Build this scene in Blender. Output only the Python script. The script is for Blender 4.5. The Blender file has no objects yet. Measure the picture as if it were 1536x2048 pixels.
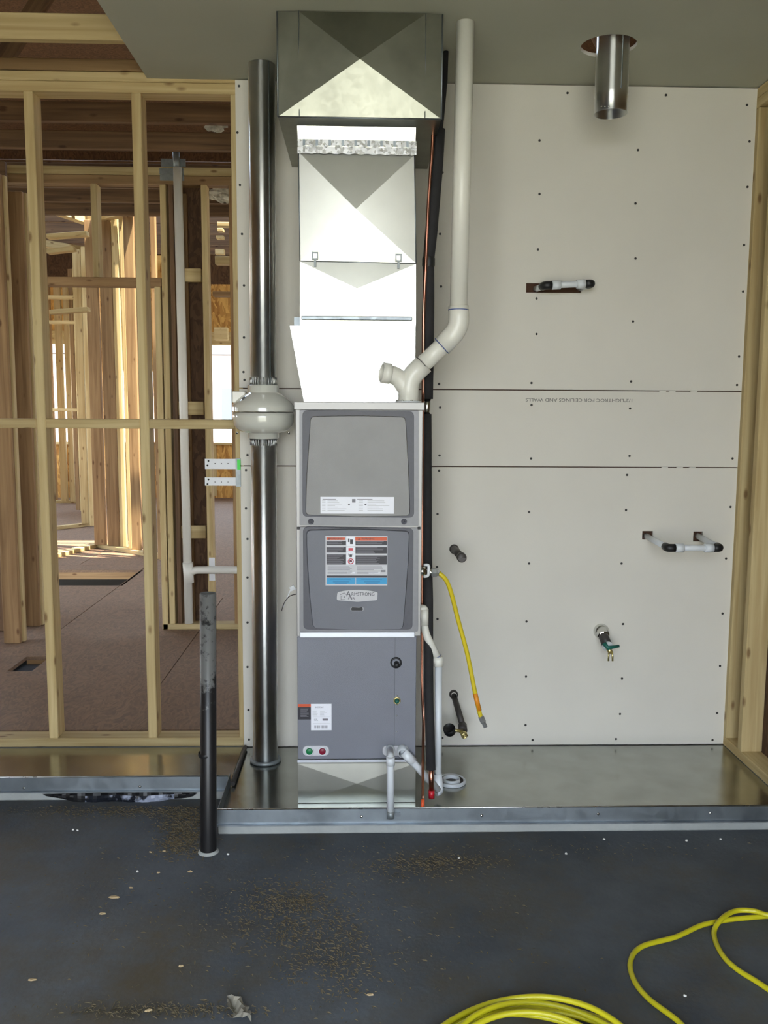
import bpy, bmesh, math, random
from mathutils import Vector, Matrix
random.seed(7)
S = bpy.context.scene
COL = S.collection
PI = math.pi

# ------------------------------------------------------------------ camera
F = 1750.0; PITCH = 0.117; YAW = 0.0287; ROLL = 0.0056; EYE = 1.451; DW = 3.657
cy, sy = math.cos(YAW), math.sin(YAW); cp, sp = math.cos(PITCH), math.sin(PITCH)
cr, sr = math.cos(ROLL), math.sin(ROLL)
R_ = Vector((cy, -sy, 0)); H_ = Vector((sy, cy, 0)); Zv = Vector((0, 0, 1))
FW = H_*cp - Zv*sp; UP = H_*sp + Zv*cp
AX = R_*cr + UP*sr; AY = UP*cr - R_*sr
CAM = Vector((0, -DW, EYE))
cd = bpy.data.cameras.new('camera'); co = bpy.data.objects.new('camera', cd); COL.objects.link(co)
M3 = Matrix((AX, AY, -FW)).transposed()
co.matrix_world = Matrix.Translation(CAM) @ M3.to_4x4()
cd.sensor_fit = 'HORIZONTAL'; cd.sensor_width = 36; cd.lens = 36*F/1536; cd.clip_start = .02; cd.clip_end = 200
S.camera = co

def ray(px, py):
    return AX*(px-768) - AY*(py-1024) + FW*F
def U(px, py, Y):                      # point on the plane y = Y
    d = ray(px, py); return CAM + d*((Y-CAM.y)/d.y)
def G(px, py, Z=0.0):                  # point at height Z
    d = ray(px, py); return CAM + d*((Z-CAM.z)/d.z)
def mpp(Y):                            # metres per pixel near plane Y
    return (Y+DW)/F

# ------------------------------------------------------------------ world, sun, exposure
w = bpy.data.worlds.new('sky'); S.world = w; w.use_nodes = True
nt = w.node_tree; bg = nt.nodes['Background']
tc = nt.nodes.new('ShaderNodeTexCoord'); sx = nt.nodes.new('ShaderNodeSeparateXYZ'); rp = nt.nodes.new('ShaderNodeValToRGB')
nt.links.new(tc.outputs['Generated'], sx.inputs[0]); nt.links.new(sx.outputs['Z'], rp.inputs[0]); nt.links.new(rp.outputs[0], bg.inputs[0])
rp.color_ramp.elements[0].position = 0; rp.color_ramp.elements[0].color = (.95, .98, 1, 1)
rp.color_ramp.elements[1].position = .6; rp.color_ramp.elements[1].color = (.62, .78, 1, 1)
bg.inputs[1].default_value = 9.5
sd = bpy.data.lights.new('sun', 'SUN'); so = bpy.data.objects.new('sun', sd); COL.objects.link(so)
sd.energy = 24; sd.angle = .01; sd.color = (1, .9, .72)
so.rotation_euler = Vector((-.42, .14, -.9)).to_track_quat('-Z', 'Y').to_euler()
S.view_settings.view_transform = 'Standard'; S.view_settings.look = 'None'
S.view_settings.gamma = 1; S.view_settings.use_curve_mapping = False
S.view_settings.exposure = 0.12

# ------------------------------------------------------------------ materials
MATS = {}
def newmat(name):
    m = bpy.data.materials.new(name); m.use_nodes = True; MATS[name] = m
    return m, m.node_tree, m.node_tree.nodes['Principled BSDF']
def lin(c):
    return tuple((x/255/12.92 if x/255 <= .04045 else ((x/255+.055)/1.055)**2.4) for x in c) + (1,)
def plain(name, rgb, rough=.5, metal=0, noise=0, scale=30, bump=0, bscale=None, trans=0):
    m, t, b = newmat(name)
    b.inputs['Roughness'].default_value = rough; b.inputs['Metallic'].default_value = metal
    c = lin(rgb); b.inputs['Base Color'].default_value = c
    if trans: b.inputs['Transmission Weight'].default_value = trans
    if noise or bump:
        n = t.nodes.new('ShaderNodeTexNoise'); n.inputs['Scale'].default_value = scale; n.inputs['Detail'].default_value = 6
        g = t.nodes.new('ShaderNodeTexCoord'); t.links.new(g.outputs['Object'], n.inputs['Vector'])
        if noise:
            r = t.nodes.new('ShaderNodeValToRGB'); r.color_ramp.elements[0].position = .3; r.color_ramp.elements[1].position = .7
            r.color_ramp.elements[0].color = tuple(max(0, x*(1-noise)) for x in c[:3]) + (1,)
            r.color_ramp.elements[1].color = tuple(min(1, x*(1+noise)) for x in c[:3]) + (1,)
            t.links.new(n.outputs['Fac'], r.inputs[0]); t.links.new(r.outputs[0], b.inputs['Base Color'])
        if bump:
            n2 = t.nodes.new('ShaderNodeTexNoise'); n2.inputs['Scale'].default_value = bscale or scale*4; n2.inputs['Detail'].default_value = 4
            t.links.new(g.outputs['Object'], n2.inputs['Vector'])
            u = t.nodes.new('ShaderNodeBump'); u.inputs['Strength'].default_value = bump; u.inputs['Distance'].default_value = .002
            t.links.new(n2.outputs['Fac'], u.inputs['Height']); t.links.new(u.outputs[0], b.inputs['Normal'])
    return m

def wood(name, axis, light, dark, var=.25):
    m, t, b = newmat(name); N = t.nodes.new; L = t.links.new
    g = N('ShaderNodeTexCoord'); oi = N('ShaderNodeObjectInfo')
    add = N('ShaderNodeVectorMath'); add.operation = 'ADD'
    sc = N('ShaderNodeMath'); sc.operation = 'MULTIPLY'; sc.inputs[1].default_value = 37
    L(oi.outputs['Random'], sc.inputs[0]); L(g.outputs['Object'], add.inputs[0]); L(sc.outputs[0], add.inputs[1])
    mp = N('ShaderNodeMapping'); s = [34, 34, 34]; s['xyz'.index(axis)] = 1.6
    mp.inputs['Scale'].default_value = s; L(add.outputs[0], mp.inputs['Vector'])
    n = N('ShaderNodeTexNoise'); n.inputs['Scale'].default_value = 1; n.inputs['Detail'].default_value = 5; n.inputs['Distortion'].default_value = .6
    L(mp.outputs[0], n.inputs['Vector'])
    r = N('ShaderNodeValToRGB'); r.color_ramp.elements[0].position = .32; r.color_ramp.elements[1].position = .68
    r.color_ramp.elements[0].color = lin(dark); r.color_ramp.elements[1].color = lin(light); L(n.outputs['Fac'], r.inputs[0])
    # knots
    mk = N('ShaderNodeMapping'); s2 = [15, 15, 15]; s2['xyz'.index(axis)] = 6; mk.inputs['Scale'].default_value = s2; L(add.outputs[0], mk.inputs['Vector'])
    v = N('ShaderNodeTexVoronoi'); v.inputs['Scale'].default_value = 1; L(mk.outputs[0], v.inputs['Vector'])
    kr = N('ShaderNodeValToRGB'); kr.color_ramp.elements[0].position = .07; kr.color_ramp.elements[1].position = .17
    kr.color_ramp.elements[0].color = (.3, .18, .1, 1); kr.color_ramp.elements[1].color = (1, 1, 1, 1); L(v.outputs['Distance'], kr.inputs[0])
    mx = N('ShaderNodeMixRGB'); mx.blend_type = 'MULTIPLY'; mx.inputs[0].default_value = .8; L(r.outputs[0], mx.inputs[1]); L(kr.outputs[0], mx.inputs[2])
    mr = N('ShaderNodeMapRange'); mr.inputs[3].default_value = 1-var; mr.inputs[4].default_value = 1+var*.4; L(oi.outputs['Random'], mr.inputs[0])
    hs = N('ShaderNodeHueSaturation'); L(mx.outputs[0], hs.inputs['Color']); L(mr.outputs[0], hs.inputs['Value'])
    L(hs.outputs[0], b.inputs['Base Color']); b.inputs['Roughness'].default_value = .75
    u = N('ShaderNodeBump'); u.inputs['Strength'].default_value = .3; u.inputs['Distance'].default_value = .001; L(n.outputs['Fac'], u.inputs['Height']); L(u.outputs[0], b.inputs['Normal'])
    return m
for ax in 'xyz':
    wood('pine_'+ax, ax, (206, 186, 138), (176, 151, 102), .18)
    wood('fir_'+ax, ax, (180, 146, 102), (140, 107, 70), .3)
    wood('old_'+ax, ax, (128, 98, 68), (88, 64, 44), .3)

def osb(name, a, b_, c_, scale=28, flat=False):
    m, t, b = newmat(name); N = t.nodes.new; L = t.links.new
    g = N('ShaderNodeTexCoord'); mp = N('ShaderNodeMapping'); mp.inputs['Scale'].default_value = (1, 1.0, .35) if not flat else (1, .4, 1); L(g.outputs['Object'], mp.inputs['Vector'])
    ns = N('ShaderNodeTexNoise'); ns.inputs['Scale'].default_value = 6; L(mp.outputs[0], ns.inputs['Vector'])
    va = N('ShaderNodeVectorMath'); va.operation = 'MULTIPLY_ADD'; va.inputs[1].default_value = (.25, .25, .25); L(ns.outputs['Color'], va.inputs[0]); L(mp.outputs[0], va.inputs[2])
    v = N('ShaderNodeTexVoronoi'); v.inputs['Scale'].default_value = scale; L(va.outputs[0], v.inputs['Vector'])
    sp_ = N('ShaderNodeSeparateColor'); L(v.outputs['Color'], sp_.inputs[0])
    r = N('ShaderNodeValToRGB'); r.color_ramp.elements[0].color = lin(a); r.color_ramp.elements[1].color = lin(c_)
    e = r.color_ramp.elements.new(.5); e.color = lin(b_); L(sp_.outputs[0], r.inputs[0]); L(r.outputs[0], b.inputs['Base Color'])
    b.inputs['Roughness'].default_value = .8
    return m
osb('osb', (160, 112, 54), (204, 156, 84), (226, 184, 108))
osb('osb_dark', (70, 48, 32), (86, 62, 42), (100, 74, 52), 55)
osb('subfloor', (112, 90, 72), (124, 99, 78), (134, 107, 84), 90, True)

def galv(name, rgb, rough, var=.08, scale=55, dirt=.1):
    m, t, b = newmat(name); N = t.nodes.new; L = t.links.new
    g = N('ShaderNodeTexCoord'); v = N('ShaderNodeTexVoronoi'); v.inputs['Scale'].default_value = scale; L(g.outputs['Object'], v.inputs['Vector'])
    s_ = N('ShaderNodeSeparateColor'); L(v.outputs['Color'], s_.inputs[0])
    mr = N('ShaderNodeMapRange'); mr.inputs[3].default_value = rough-var; mr.inputs[4].default_value = rough+var; L(s_.outputs[0], mr.inputs[0]); L(mr.outputs[0], b.inputs['Roughness'])
    n = N('ShaderNodeTexNoise'); n.inputs['Scale'].default_value = 7; n.inputs['Detail'].default_value = 7; L(g.outputs['Object'], n.inputs['Vector'])
    r = N('ShaderNodeValToRGB'); c = lin(rgb); r.color_ramp.elements[0].position = .3; r.color_ramp.elements[1].position = .62
    r.color_ramp.elements[0].color = tuple(x*(1-dirt*1.5) for x in c[:3])+(1,); r.color_ramp.elements[1].color = c
    L(n.outputs['Fac'], r.inputs[0]); L(r.outputs[0], b.inputs['Base Color']); b.inputs['Metallic'].default_value = 1
    return m
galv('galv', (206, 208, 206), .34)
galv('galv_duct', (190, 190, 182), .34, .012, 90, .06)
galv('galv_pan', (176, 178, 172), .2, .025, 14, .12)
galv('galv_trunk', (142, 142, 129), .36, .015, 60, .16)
galv('galv_lip', (158, 166, 172), .48, .05, 40, .2)
galv('galv_pipe', (222, 223, 222), .33, .015, 60)
galv('foil', (225, 225, 225), .3, .1, 120)
for nm_, an in (('galv_pipe', .97),):
    t_ = MATS[nm_].node_tree; b_ = t_.nodes['Principled BSDF']; b_.inputs['Anisotropic'].default_value = an
    tg = t_.nodes.new('ShaderNodeTangent'); tg.direction_type = 'RADIAL'; tg.axis = 'Z'; t_.links.new(tg.outputs[0], b_.inputs['Tangent']); b_.inputs['Anisotropic Rotation'].default_value = 0.25
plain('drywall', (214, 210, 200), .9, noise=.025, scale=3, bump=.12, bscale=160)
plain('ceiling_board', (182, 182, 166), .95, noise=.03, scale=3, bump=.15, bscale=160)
plain('board_core', (226, 222, 214), .95)
plain('screw', (44, 42, 40), .5)
plain('gap_dark', (70, 46, 32), .95)
plain('stamp', (120, 118, 114), .9)
plain('stamp_faint', (190, 187, 180), .9)
plain('black', (24, 24, 26), .5)
plain('foam', (36, 35, 37), .85, noise=.2, scale=20, bump=.3, bscale=120)
plain('pvc', (226, 224, 214), .32, noise=.02, scale=8)
plain('pvc_cool', (214, 218, 222), .35)
plain('blue_glue', (50, 76, 140), .4)
plain('copper', (196, 138, 116), .28, 1)
plain('red_cap', (180, 24, 40), .4)
plain('orange_cap', (214, 84, 40), .5)
plain('yellow_hose', (214, 192, 40), .38)
plain('yellow_cord', (196, 186, 28), .42)
plain('hose_orange', (224, 140, 30), .5)
plain('chrome', (210, 210, 205), .2, 1)
plain('steel', (176, 178, 178), .4, .7)
plain('iron', (70, 66, 64), .5, .3)
plain('brass', (200, 186, 130), .3, .9)
plain('green_paint', (24, 96, 84), .45)
plain('fan_plastic', (206, 206, 196), .18)
fb_ = MATS['fan_plastic'].node_tree.nodes['Principled BSDF']; fb_.inputs['Coat Weight'].default_value = 1; fb_.inputs['Coat Roughness'].default_value = .06
plain('cab_light', (166, 164, 162), .42, .25)
plain('cab_mid', (126, 126, 130), .42, .1, noise=.04, scale=60)
plain('cab_dark', (78, 78, 86), .5, noise=.05, scale=80)
plain('pad_upper', (140, 139, 138), .5, 0, noise=.07, scale=9, bump=.25, bscale=500)
plain('pad_lower', (108, 110, 118), .5, 0, noise=.04, scale=9, bump=.25, bscale=500)
plain('coil_grey', (118, 120, 130), .42, .0, noise=.03, scale=7, bump=.3, bscale=500)
plain('kick', (226, 230, 238), .3, .4)
plain('label_white', (232, 233, 240), .5)
plain('label_grey', (196, 196, 200), .5)
plain('label_black', (36, 34, 44), .5)
plain('label_orange', (206, 84, 44), .5)
plain('label_blue', (44, 150, 200), .5)
plain('label_blue2', (20, 110, 160), .5)
plain('label_red', (200, 60, 74), .5)
plain('label_text', (118, 116, 124), .5)
plain('badge', (162, 162, 166), .4, .3)
plain('green_cap', (16, 116, 66), .4)
plain('maroon_cap', (128, 16, 46), .4)
plain('green_tag', (60, 220, 70), .5)
plain('bracket_white', (222, 224, 226), .45)
plain('nail_plate', (140, 146, 148), .5, .6, noise=.15, scale=40)
plain('film', (40, 44, 58), .25, noise=.9, scale=14, bump=1, bscale=30)
MATS['film'].node_tree.nodes['Color Ramp'].color_ramp.elements[0].position=.5; MATS['film'].node_tree.nodes['Color Ramp'].color_ramp.elements[0].color=(.012,.014,.02,1); MATS['film'].node_tree.nodes['Color Ramp'].color_ramp.elements[1].position=.56; MATS['film'].node_tree.nodes['Color Ramp'].color_ramp.elements[1].color=(.3,.33,.42,1)
plain('plastic_bag', (190, 186, 172), .3, noise=.5, scale=30, bump=.6, bscale=30)
plain('sawdust', (106, 95, 72), .95, noise=.3, scale=60)
plain('chip', (178, 156, 118), .9)
plain('crumb', (220, 218, 212), .9)
plain('siding', (214, 190, 186), .8)
plain('roofing', (90, 78, 72), .9)
plain('leaf', (70, 160, 80), .8)
plain('pane', (90, 100, 120), .1)
plain('soil', (30, 26, 24), 1)  # ground under the floor; also the sheet that stands for attic shade

def concrete(name, a, b_, brown=None):
    m, t, b = newmat(name); N = t.nodes.new; L = t.links.new
    g = N('ShaderNodeTexCoord')
    n = N('ShaderNodeTexNoise'); n.inputs['Scale'].default_value = 2.2; n.inputs['Detail'].default_value = 9; n.inputs['Roughness'].default_value = .62; L(g.outputs['Object'], n.inputs['Vector'])
    r = N('ShaderNodeValToRGB'); r.color_ramp.elements[0].position = .3; r.color_ramp.elements[1].position = .72
    r.color_ramp.elements[0].color = lin(a); r.color_ramp.elements[1].color = lin(b_); L(n.outputs['Fac'], r.inputs[0])
    out = r.outputs[0]
    if brown:
        n2 = N('ShaderNodeTexNoise'); n2.inputs['Scale'].default_value = 1.7; n2.inputs['Detail'].default_value = 12; n2.inputs['Roughness'].default_value = .75; L(g.outputs['Object'], n2.inputs['Vector'])
        r2 = N('ShaderNodeValToRGB'); r2.color_ramp.elements[0].position = .47; r2.color_ramp.elements[1].position = .68; L(n2.outputs['Fac'], r2.inputs[0])
        mx = N('ShaderNodeMixRGB'); L(r2.outputs[0], mx.inputs[0]); L(out, mx.inputs[1]); mx.inputs[2].default_value = lin(brown); out = mx.outputs[0]
    L(out, b.inputs['Base Color']); b.inputs['Roughness'].default_value = .7
    n3 = N('ShaderNodeTexNoise'); n3.inputs['Scale'].default_value = 60; n3.inputs['Detail'].default_value = 8; L(g.outputs['Object'], n3.inputs['Vector'])
    u = N('ShaderNodeBump'); u.inputs['Strength'].default_value = .35; u.inputs['Distance'].default_value = .004; L(n3.outputs['Fac'], u.inputs['Height']); L(u.outputs[0], b.inputs['Normal'])
    return m
concrete('slab', (60, 65, 72), (94, 99, 104), (82, 74, 58))
concrete('curb', (140, 144, 142), (180, 182, 178))
concrete('drive', (150, 147, 128), (176, 172, 152))

# mottled black standpipe with grey cement smear near its top
def smear():
    m, t, b = newmat('abs_smear'); N = t.nodes.new; L = t.links.new
    g = N('ShaderNodeTexCoord'); n = N('ShaderNodeTexNoise'); n.inputs['Scale'].default_value = 24; n.inputs['Detail'].default_value = 10; n.inputs['Roughness'].default_value = .7; L(g.outputs['Object'], n.inputs['Vector'])
    s_ = N('ShaderNodeSeparateXYZ'); L(g.outputs['Object'], s_.inputs[0])
    mr = N('ShaderNodeMapRange'); mr.inputs[1].default_value = .45; mr.inputs[2].default_value = .62; mr.inputs[3].default_value = -.17; mr.inputs[4].default_value = .09; L(s_.outputs['Z'], mr.inputs[0])
    ad = N('ShaderNodeMath'); L(n.outputs['Fac'], ad.inputs[0]); L(mr.outputs[0], ad.inputs[1])
    r = N('ShaderNodeValToRGB'); r.color_ramp.elements[0].position = .5; r.color_ramp.elements[1].position = .58
    r.color_ramp.elements[0].color = lin((26, 25, 26)); r.color_ramp.elements[1].color = lin((104, 104, 102)); L(ad.outputs[0], r.inputs[0])
    L(r.outputs[0], b.inputs['Base Color']); b.inputs['Roughness'].default_value = .4
smear()

# ------------------------------------------------------------------ object helpers
WL = {}
def tag(o, label=None, cat=None, group=None, kind=None):
    if label: o['label'] = label
    if cat: o['category'] = cat
    if group: o['group'] = group
    if kind: o['kind'] = kind
    return o
def empty(name, loc, label=None, cat=None, group=None, kind=None):
    o = bpy.data.objects.new(name, None); o.empty_display_size = .05; COL.objects.link(o)
    o.location = loc; WL[o.name] = Vector(loc)
    return tag(o, label, cat, group, kind)
def wl(p): return WL.get(p.name, Vector((0, 0, 0))) if p else Vector((0, 0, 0))

class MB:
    def __init__(s): s.v = []; s.f = []; s.m = []; s.sm = []
    def quad(s, pts, mi=0, smooth=False):
        n = len(s.v); s.v += [Vector(p) for p in pts]; s.f.append(tuple(range(n, n+len(pts)))); s.m.append(mi); s.sm.append(smooth); return s
    def box(s, a, b, mi=0):
        x0, y0, z0 = [min(p, q) for p, q in zip(a, b)]; x1, y1, z1 = [max(p, q) for p, q in zip(a, b)]
        n = len(s.v)
        s.v += [Vector(p) for p in ((x0,y0,z0),(x1,y0,z0),(x1,y1,z0),(x0,y1,z0),(x0,y0,z1),(x1,y0,z1),(x1,y1,z1),(x0,y1,z1))]
        for f in ((0,3,2,1),(4,5,6,7),(0,1,5,4),(1,2,6,5),(2,3,7,6),(3,0,4,7)):
            s.f.append(tuple(n+i for i in f)); s.m.append(mi); s.sm.append(False)
        return s
    def obox(s, c, ax, ay, az, mi=0):     # oriented box: centre and half-axes
        n = len(s.v); c = Vector(c); ax, ay, az = Vector(ax), Vector(ay), Vector(az)
        for sx_, sy_, sz_ in ((-1,-1,-1),(1,-1,-1),(1,1,-1),(-1,1,-1),(-1,-1,1),(1,-1,1),(1,1,1),(-1,1,1)):
            s.v.append(c+ax*sx_+ay*sy_+az*sz_)
        for f in ((0,3,2,1),(4,5,6,7),(0,1,5,4),(1,2,6,5),(2,3,7,6),(3,0,4,7)):
            s.f.append(tuple(n+i for i in f)); s.m.append(mi); s.sm.append(False)
        return s
    def tube(s, pts, r, seg=16, mi=0, caps=True, inner=None):
        pts = [Vector(p) for p in pts]; k = len(pts)
        rs = r if isinstance(r, (list, tuple)) else [r]*k
        T = []
        for i in range(k):
            a = pts[max(0, i-1)]; b = pts[min(k-1, i+1)]; t = (b-a)
            T.append(t.normalized() if t.length > 1e-9 else (T[-1] if T else Vector((0,0,1))))
        ref = Vector((0,1,0)) if abs(T[0].y) < .9 else Vector((1,0,0))
        nrm = (ref - T[0]*ref.dot(T[0])).normalized()
        base = len(s.v)
        for i in range(k):
            nrm = (nrm - T[i]*nrm.dot(T[i])).normalized(); bn = T[i].cross(nrm)
            for j in range(seg):
                a = 2*PI*j/seg; s.v.append(pts[i] + (nrm*math.cos(a)+bn*math.sin(a))*rs[i])
        for i in range(k-1):
            for j in range(seg):
                a = base+i*seg+j; b = base+i*seg+(j+1) % seg
                s.f.append((a, b, b+seg, a+seg)); s.m.append(mi); s.sm.append(True)
        if caps:
            for i, rev in ((0, True), (k-1, False)):
                idx = [base+i*seg+j for j in range(seg)]
                if rev: idx.reverse()
                s.f.append(tuple(idx)); s.m.append(mi); s.sm.append(False)
        return s
    def lathe(s, c, axis, prof, seg=32, mi=0, smooth=True):   # prof: (r, h) along axis
        c = Vector(c); ax = Vector(axis).normalized()
        ref = Vector((0,1,0)) if abs(ax.y) < .9 else Vector((1,0,0))
        u = (ref - ax*ref.dot(ax)).normalized(); v_ = ax.cross(u); base = len(s.v)
        for r, h in prof:
            for j in range(seg):
                a = 2*PI*j/seg; s.v.append(c+ax*h+(u*math.cos(a)+v_*math.sin(a))*max(r, 1e-5))
        for i in range(len(prof)-1):
            for j in range(seg):
                a = base+i*seg+j; b = base+i*seg+(j+1) % seg
                s.f.append((a, b, b+seg, a+seg)); s.m.append(mi); s.sm.append(smooth)
        return s
    def prism(s, pts, y0, y1, mi=0, inset=0, mi_side=None):   # outline in XZ extruded from y0 (back) to y1 (front, smaller y)
        P = [Vector((p[0], 0, p[1])) for p in pts]; n = len(P)
        c = sum(P, Vector())/n; base = len(s.v)
        if mi_side is None: mi_side = mi
        for p in P: s.v.append(Vector((p.x, y0, p.z)))
        for p in P:
            q = p + (c-p).normalized()*inset; s.v.append(Vector((q.x, y1, q.z)))
        area = sum(P[i].x*P[(i+1) % n].z - P[(i+1) % n].x*P[i].z for i in range(n))
        fr = [base+n+i for i in range(n)]; bk = [base+i for i in range(n)]
        if area < 0: fr.reverse()
        else: bk.reverse()
        s.f.append(tuple(fr)); s.m.append(mi); s.sm.append(False)
        s.f.append(tuple(bk)); s.m.append(mi_side); s.sm.append(False)
        for i in range(n):
            j = (i+1) % n; q = (base+i, base+j, base+n+j, base+n+i)
            if area < 0: q = q[::-1]
            s.f.append(q); s.m.append(mi_side); s.sm.append(False)
        return s
    def text(s, txt, c, size, ax, up, mi=0, off=None, align='CENTER', bold=0):
        cu = bpy.data.curves.new('t', 'FONT'); cu.body = txt; cu.size = size; cu.align_x = align; cu.align_y = 'CENTER'
        cu.resolution_u = 2; cu.offset = bold
        to = bpy.data.objects.new('t', cu); me = bpy.data.meshes.new_from_object(to)
        n = len(s.v); c = Vector(c); ax = Vector(ax); up = Vector(up)
        for v_ in me.vertices: s.v.append(c+ax*v_.co.x+up*v_.co.y)
        for p in me.polygons: s.f.append(tuple(n+i for i in p.vertices)); s.m.append(mi); s.sm.append(False)
        bpy.data.objects.remove(to); bpy.data.curves.remove(cu); bpy.data.meshes.remove(me)
        return s
    def build(s, name, mats, parent=None, own=False, bevel=0, fix=True, kind=None, label=None):
        if isinstance(mats, str): mats = [mats]
        me = bpy.data.meshes.new(name)
        if own or not parent:
            xs = [v.x for v in s.v]; ys = [v.y for v in s.v]; zs = [v.z for v in s.v]
            org = Vector(((min(xs)+max(xs))/2, (min(ys)+max(ys))/2, min(zs)))
        else: org = wl(parent)
        me.from_pydata([v-org for v in s.v], [], s.f)
        for m in mats: me.materials.append(MATS[m])
        for p, mi, sm in zip(me.polygons, s.m, s.sm): p.material_index = mi; p.use_smooth = sm
        if fix or bevel:
            bm = bmesh.new(); bm.from_mesh(me)
            if bevel:
                bmesh.ops.bevel(bm, geom=bm.edges[:], offset=bevel, segments=1, affect='EDGES')
            if fix: bmesh.ops.recalc_face_normals(bm, faces=bm.faces[:])
            bm.to_mesh(me); bm.free()
        me.update()
        o = bpy.data.objects.new(name, me); COL.objects.link(o)
        if parent: o.parent = parent; o.location = org - wl(parent)
        else: o.location = org
        WL[o.name] = org
        if kind: o['kind'] = kind
        if label: o['label'] = label
        return o

def fillet(pts, r, n=8):
    pts = [Vector(p) for p in pts]; out = [pts[0]]
    for i in range(1, len(pts)-1):
        a, b, c = pts[i-1], pts[i], pts[i+1]
        d1 = (a-b); d2 = (c-b); rr = min(r, d1.length*.49, d2.length*.49)
        p = b+d1.normalized()*rr; q = b+d2.normalized()*rr
        for k in range(n+1):
            t = k/n; out.append(p*(1-t)**2 + b*2*t*(1-t) + q*t*t)
    out.append(pts[-1]); return out
def spline(pts, n=10, closed=False):
    P = [Vector(p) for p in pts]; out = []
    k = len(P)
    for i in range(k if closed else k-1):
        if closed: p0, p1, p2, p3 = P[i-1], P[i], P[(i+1) % k], P[(i+2) % k]
        else: p0, p1, p2, p3 = P[max(i-1, 0)], P[i], P[i+1], P[min(i+2, k-1)]
        for j in range(n):
            t = j/n
            out.append(.5*((2*p1)+(p2-p0)*t+(2*p0-5*p1+4*p2-p3)*t*t+(3*p1-p0-3*p2+p3)*t**3))
    out.append(P[0] if closed else P[-1]); return out
def rrect(x0, z0, x1, z1, r, n=5):
    out = []
    for cx, cz, a0 in ((x1-r, z0+r, -PI/2), (x1-r, z1-r, 0), (x0+r, z1-r, PI/2), (x0+r, z0+r, PI)):
        for k in range(n+1):
            a = a0+PI/2*k/n; out.append((cx+r*math.cos(a), cz+r*math.sin(a)))
    return out
def rpoly(pts, r, n=5):
    k = len(pts); out = []
    for i in range(k):
        a, b, c = [Vector((p[0], p[1])) for p in (pts[i-1], pts[i], pts[(i+1) % k])]
        d1 = a-b; d2 = c-b; rr = min(r, d1.length*.45, d2.length*.45)
        p = b+d1.normalized()*rr; q = b+d2.normalized()*rr
        for j in range(n+1):
            t = j/n; e = p*(1-t)**2+b*2*t*(1-t)+q*t*t; out.append((e.x, e.y))
    return out
def lumber(name, parent, a, b, kind='pine', bevel=.003):
    d = [abs(q-p) for p, q in zip(a, b)]; ax = 'xyz'[d.index(max(d))]
    return MB().box(a, b).build(name, kind+'_'+ax, parent, own=True, bevel=bevel)
def beam(name, parent, p, q, wdt, hgt, kind='pine', axis=None, up=Vector((0,0,1))):   # lumber between two points
    p, q = Vector(p), Vector(q); t = (q-p); L = t.length; t.normalize()
    u = up if abs(t.dot(up)) < .95 else Vector((0,1,0))
    side = t.cross(u).normalized(); u2 = side.cross(t)
    o = MB().obox((0,0,0), (L/2,0,0), (0,wdt/2,0), (0,0,hgt/2)).build(name, kind+'_x', None, bevel=.002)
    o.data.transform(Matrix.Translation(Vector((0,0,-hgt/2))))
    m = Matrix((t, -side, u2)).transposed().to_4x4()
    org = (p+q)/2
    o.parent = parent; m.translation = org - wl(parent); o.matrix_local = m
    return o

# ================================================================== STRUCTURE
FZ = -.047
# floor of the garage
fl = MB().box((-6, -4.92, FZ-.15), (3, 2, FZ)).build('floor', 'slab', kind='structure')
tag(fl, 'dark grey garage concrete floor scattered with sawdust')
YL = G(200, 1578, 0).y      # front of left pan
YR = G(1000, 1641, 0).y     # front of right pan
XR = U(1513, 178, 0).x      # inner corner with the right wall
XR = (XR + U(1443, 1486, 0).x)/2
XD = G(437, 1640, 0).x      # left end of right pan
XE = (U(472, 155, 0).x + U(488, 1490, 0).x)/2   # left edge of drywall
cb = MB(); cb.box((-6, YL+.004, FZ), (XD, .2, -.004)); cb.box((XD, YR+.004, FZ), (XR+.1, .2, -.004))
tag(cb.build('floor_curb', 'curb', bevel=.004), 'raised concrete curb under the metal pan', kind='structure')

# drywall back wall: three sheets with joints
wb = empty('wall_back', (0, 0, 0), 'grey drywall wall of three horizontal sheets', kind='structure')
WT = .0127
def sheet(z0, z1, holes, name='drywall_sheet'):
    m = MB(); xs = [XE] + sorted(sum([[h[0], h[2]] for h in holes], [])) + [XR]
    for i in range(len(xs)-1):
        x0, x1 = xs[i], xs[i+1]; hh = [h for h in holes if h[0] <= x0+1e-6 and h[2] >= x1-1e-6]
        if not hh: m.box((x0, -WT, z0), (x1, 0, z1))
        else:
            m.box((x0, -WT, z0), (x1, 0, hh[0][1])); m.box((x0, -WT, hh[0][3]), (x1, 0, z1))
    return m.build(name, 'drywall', wb)
Z1 = (U(870, 932, 0).z+U(1470, 938, 0).z+U(550, 929, 0).z)/3; Z2 = (U(868, 779, 0).z+U(1482, 783, 0).z)/2
hA = [U(1052, 585, -WT), U(1163, 567, -WT)]; holesTop = [(hA[0].x, hA[0].z, hA[1].x, hA[1].z)]
h1 = [U(1284, 1079, -WT), U(1306, 1062, -WT)]; h2 = [U(1386, 1083, -WT), U(1406, 1063, -WT)]
holesBot = [(h1[0].x, h1[0].z, h1[1].x, h1[1].z), (h2[0].x, h2[0].z, h2[1].x, h2[1].z)]
sh_bot = sheet(.004, Z1-.0022, holesBot); sh_mid = sheet(Z1+.0022, Z2-.0022, []); sh_top = sheet(Z2+.0022, 2.738, holesTop)
MB().box((XE+.005, .0005, 0), (XR, .012, 2.74)).build('backing', 'gap_dark', wb)
for x in [XE+.019] + [XE+.42*k for k in range(1, 6)] + [XR-.03]:
    lumber('stud', wb, (x-.019, .013, .038), (x+.019, .102, 2.7), 'old')
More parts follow.
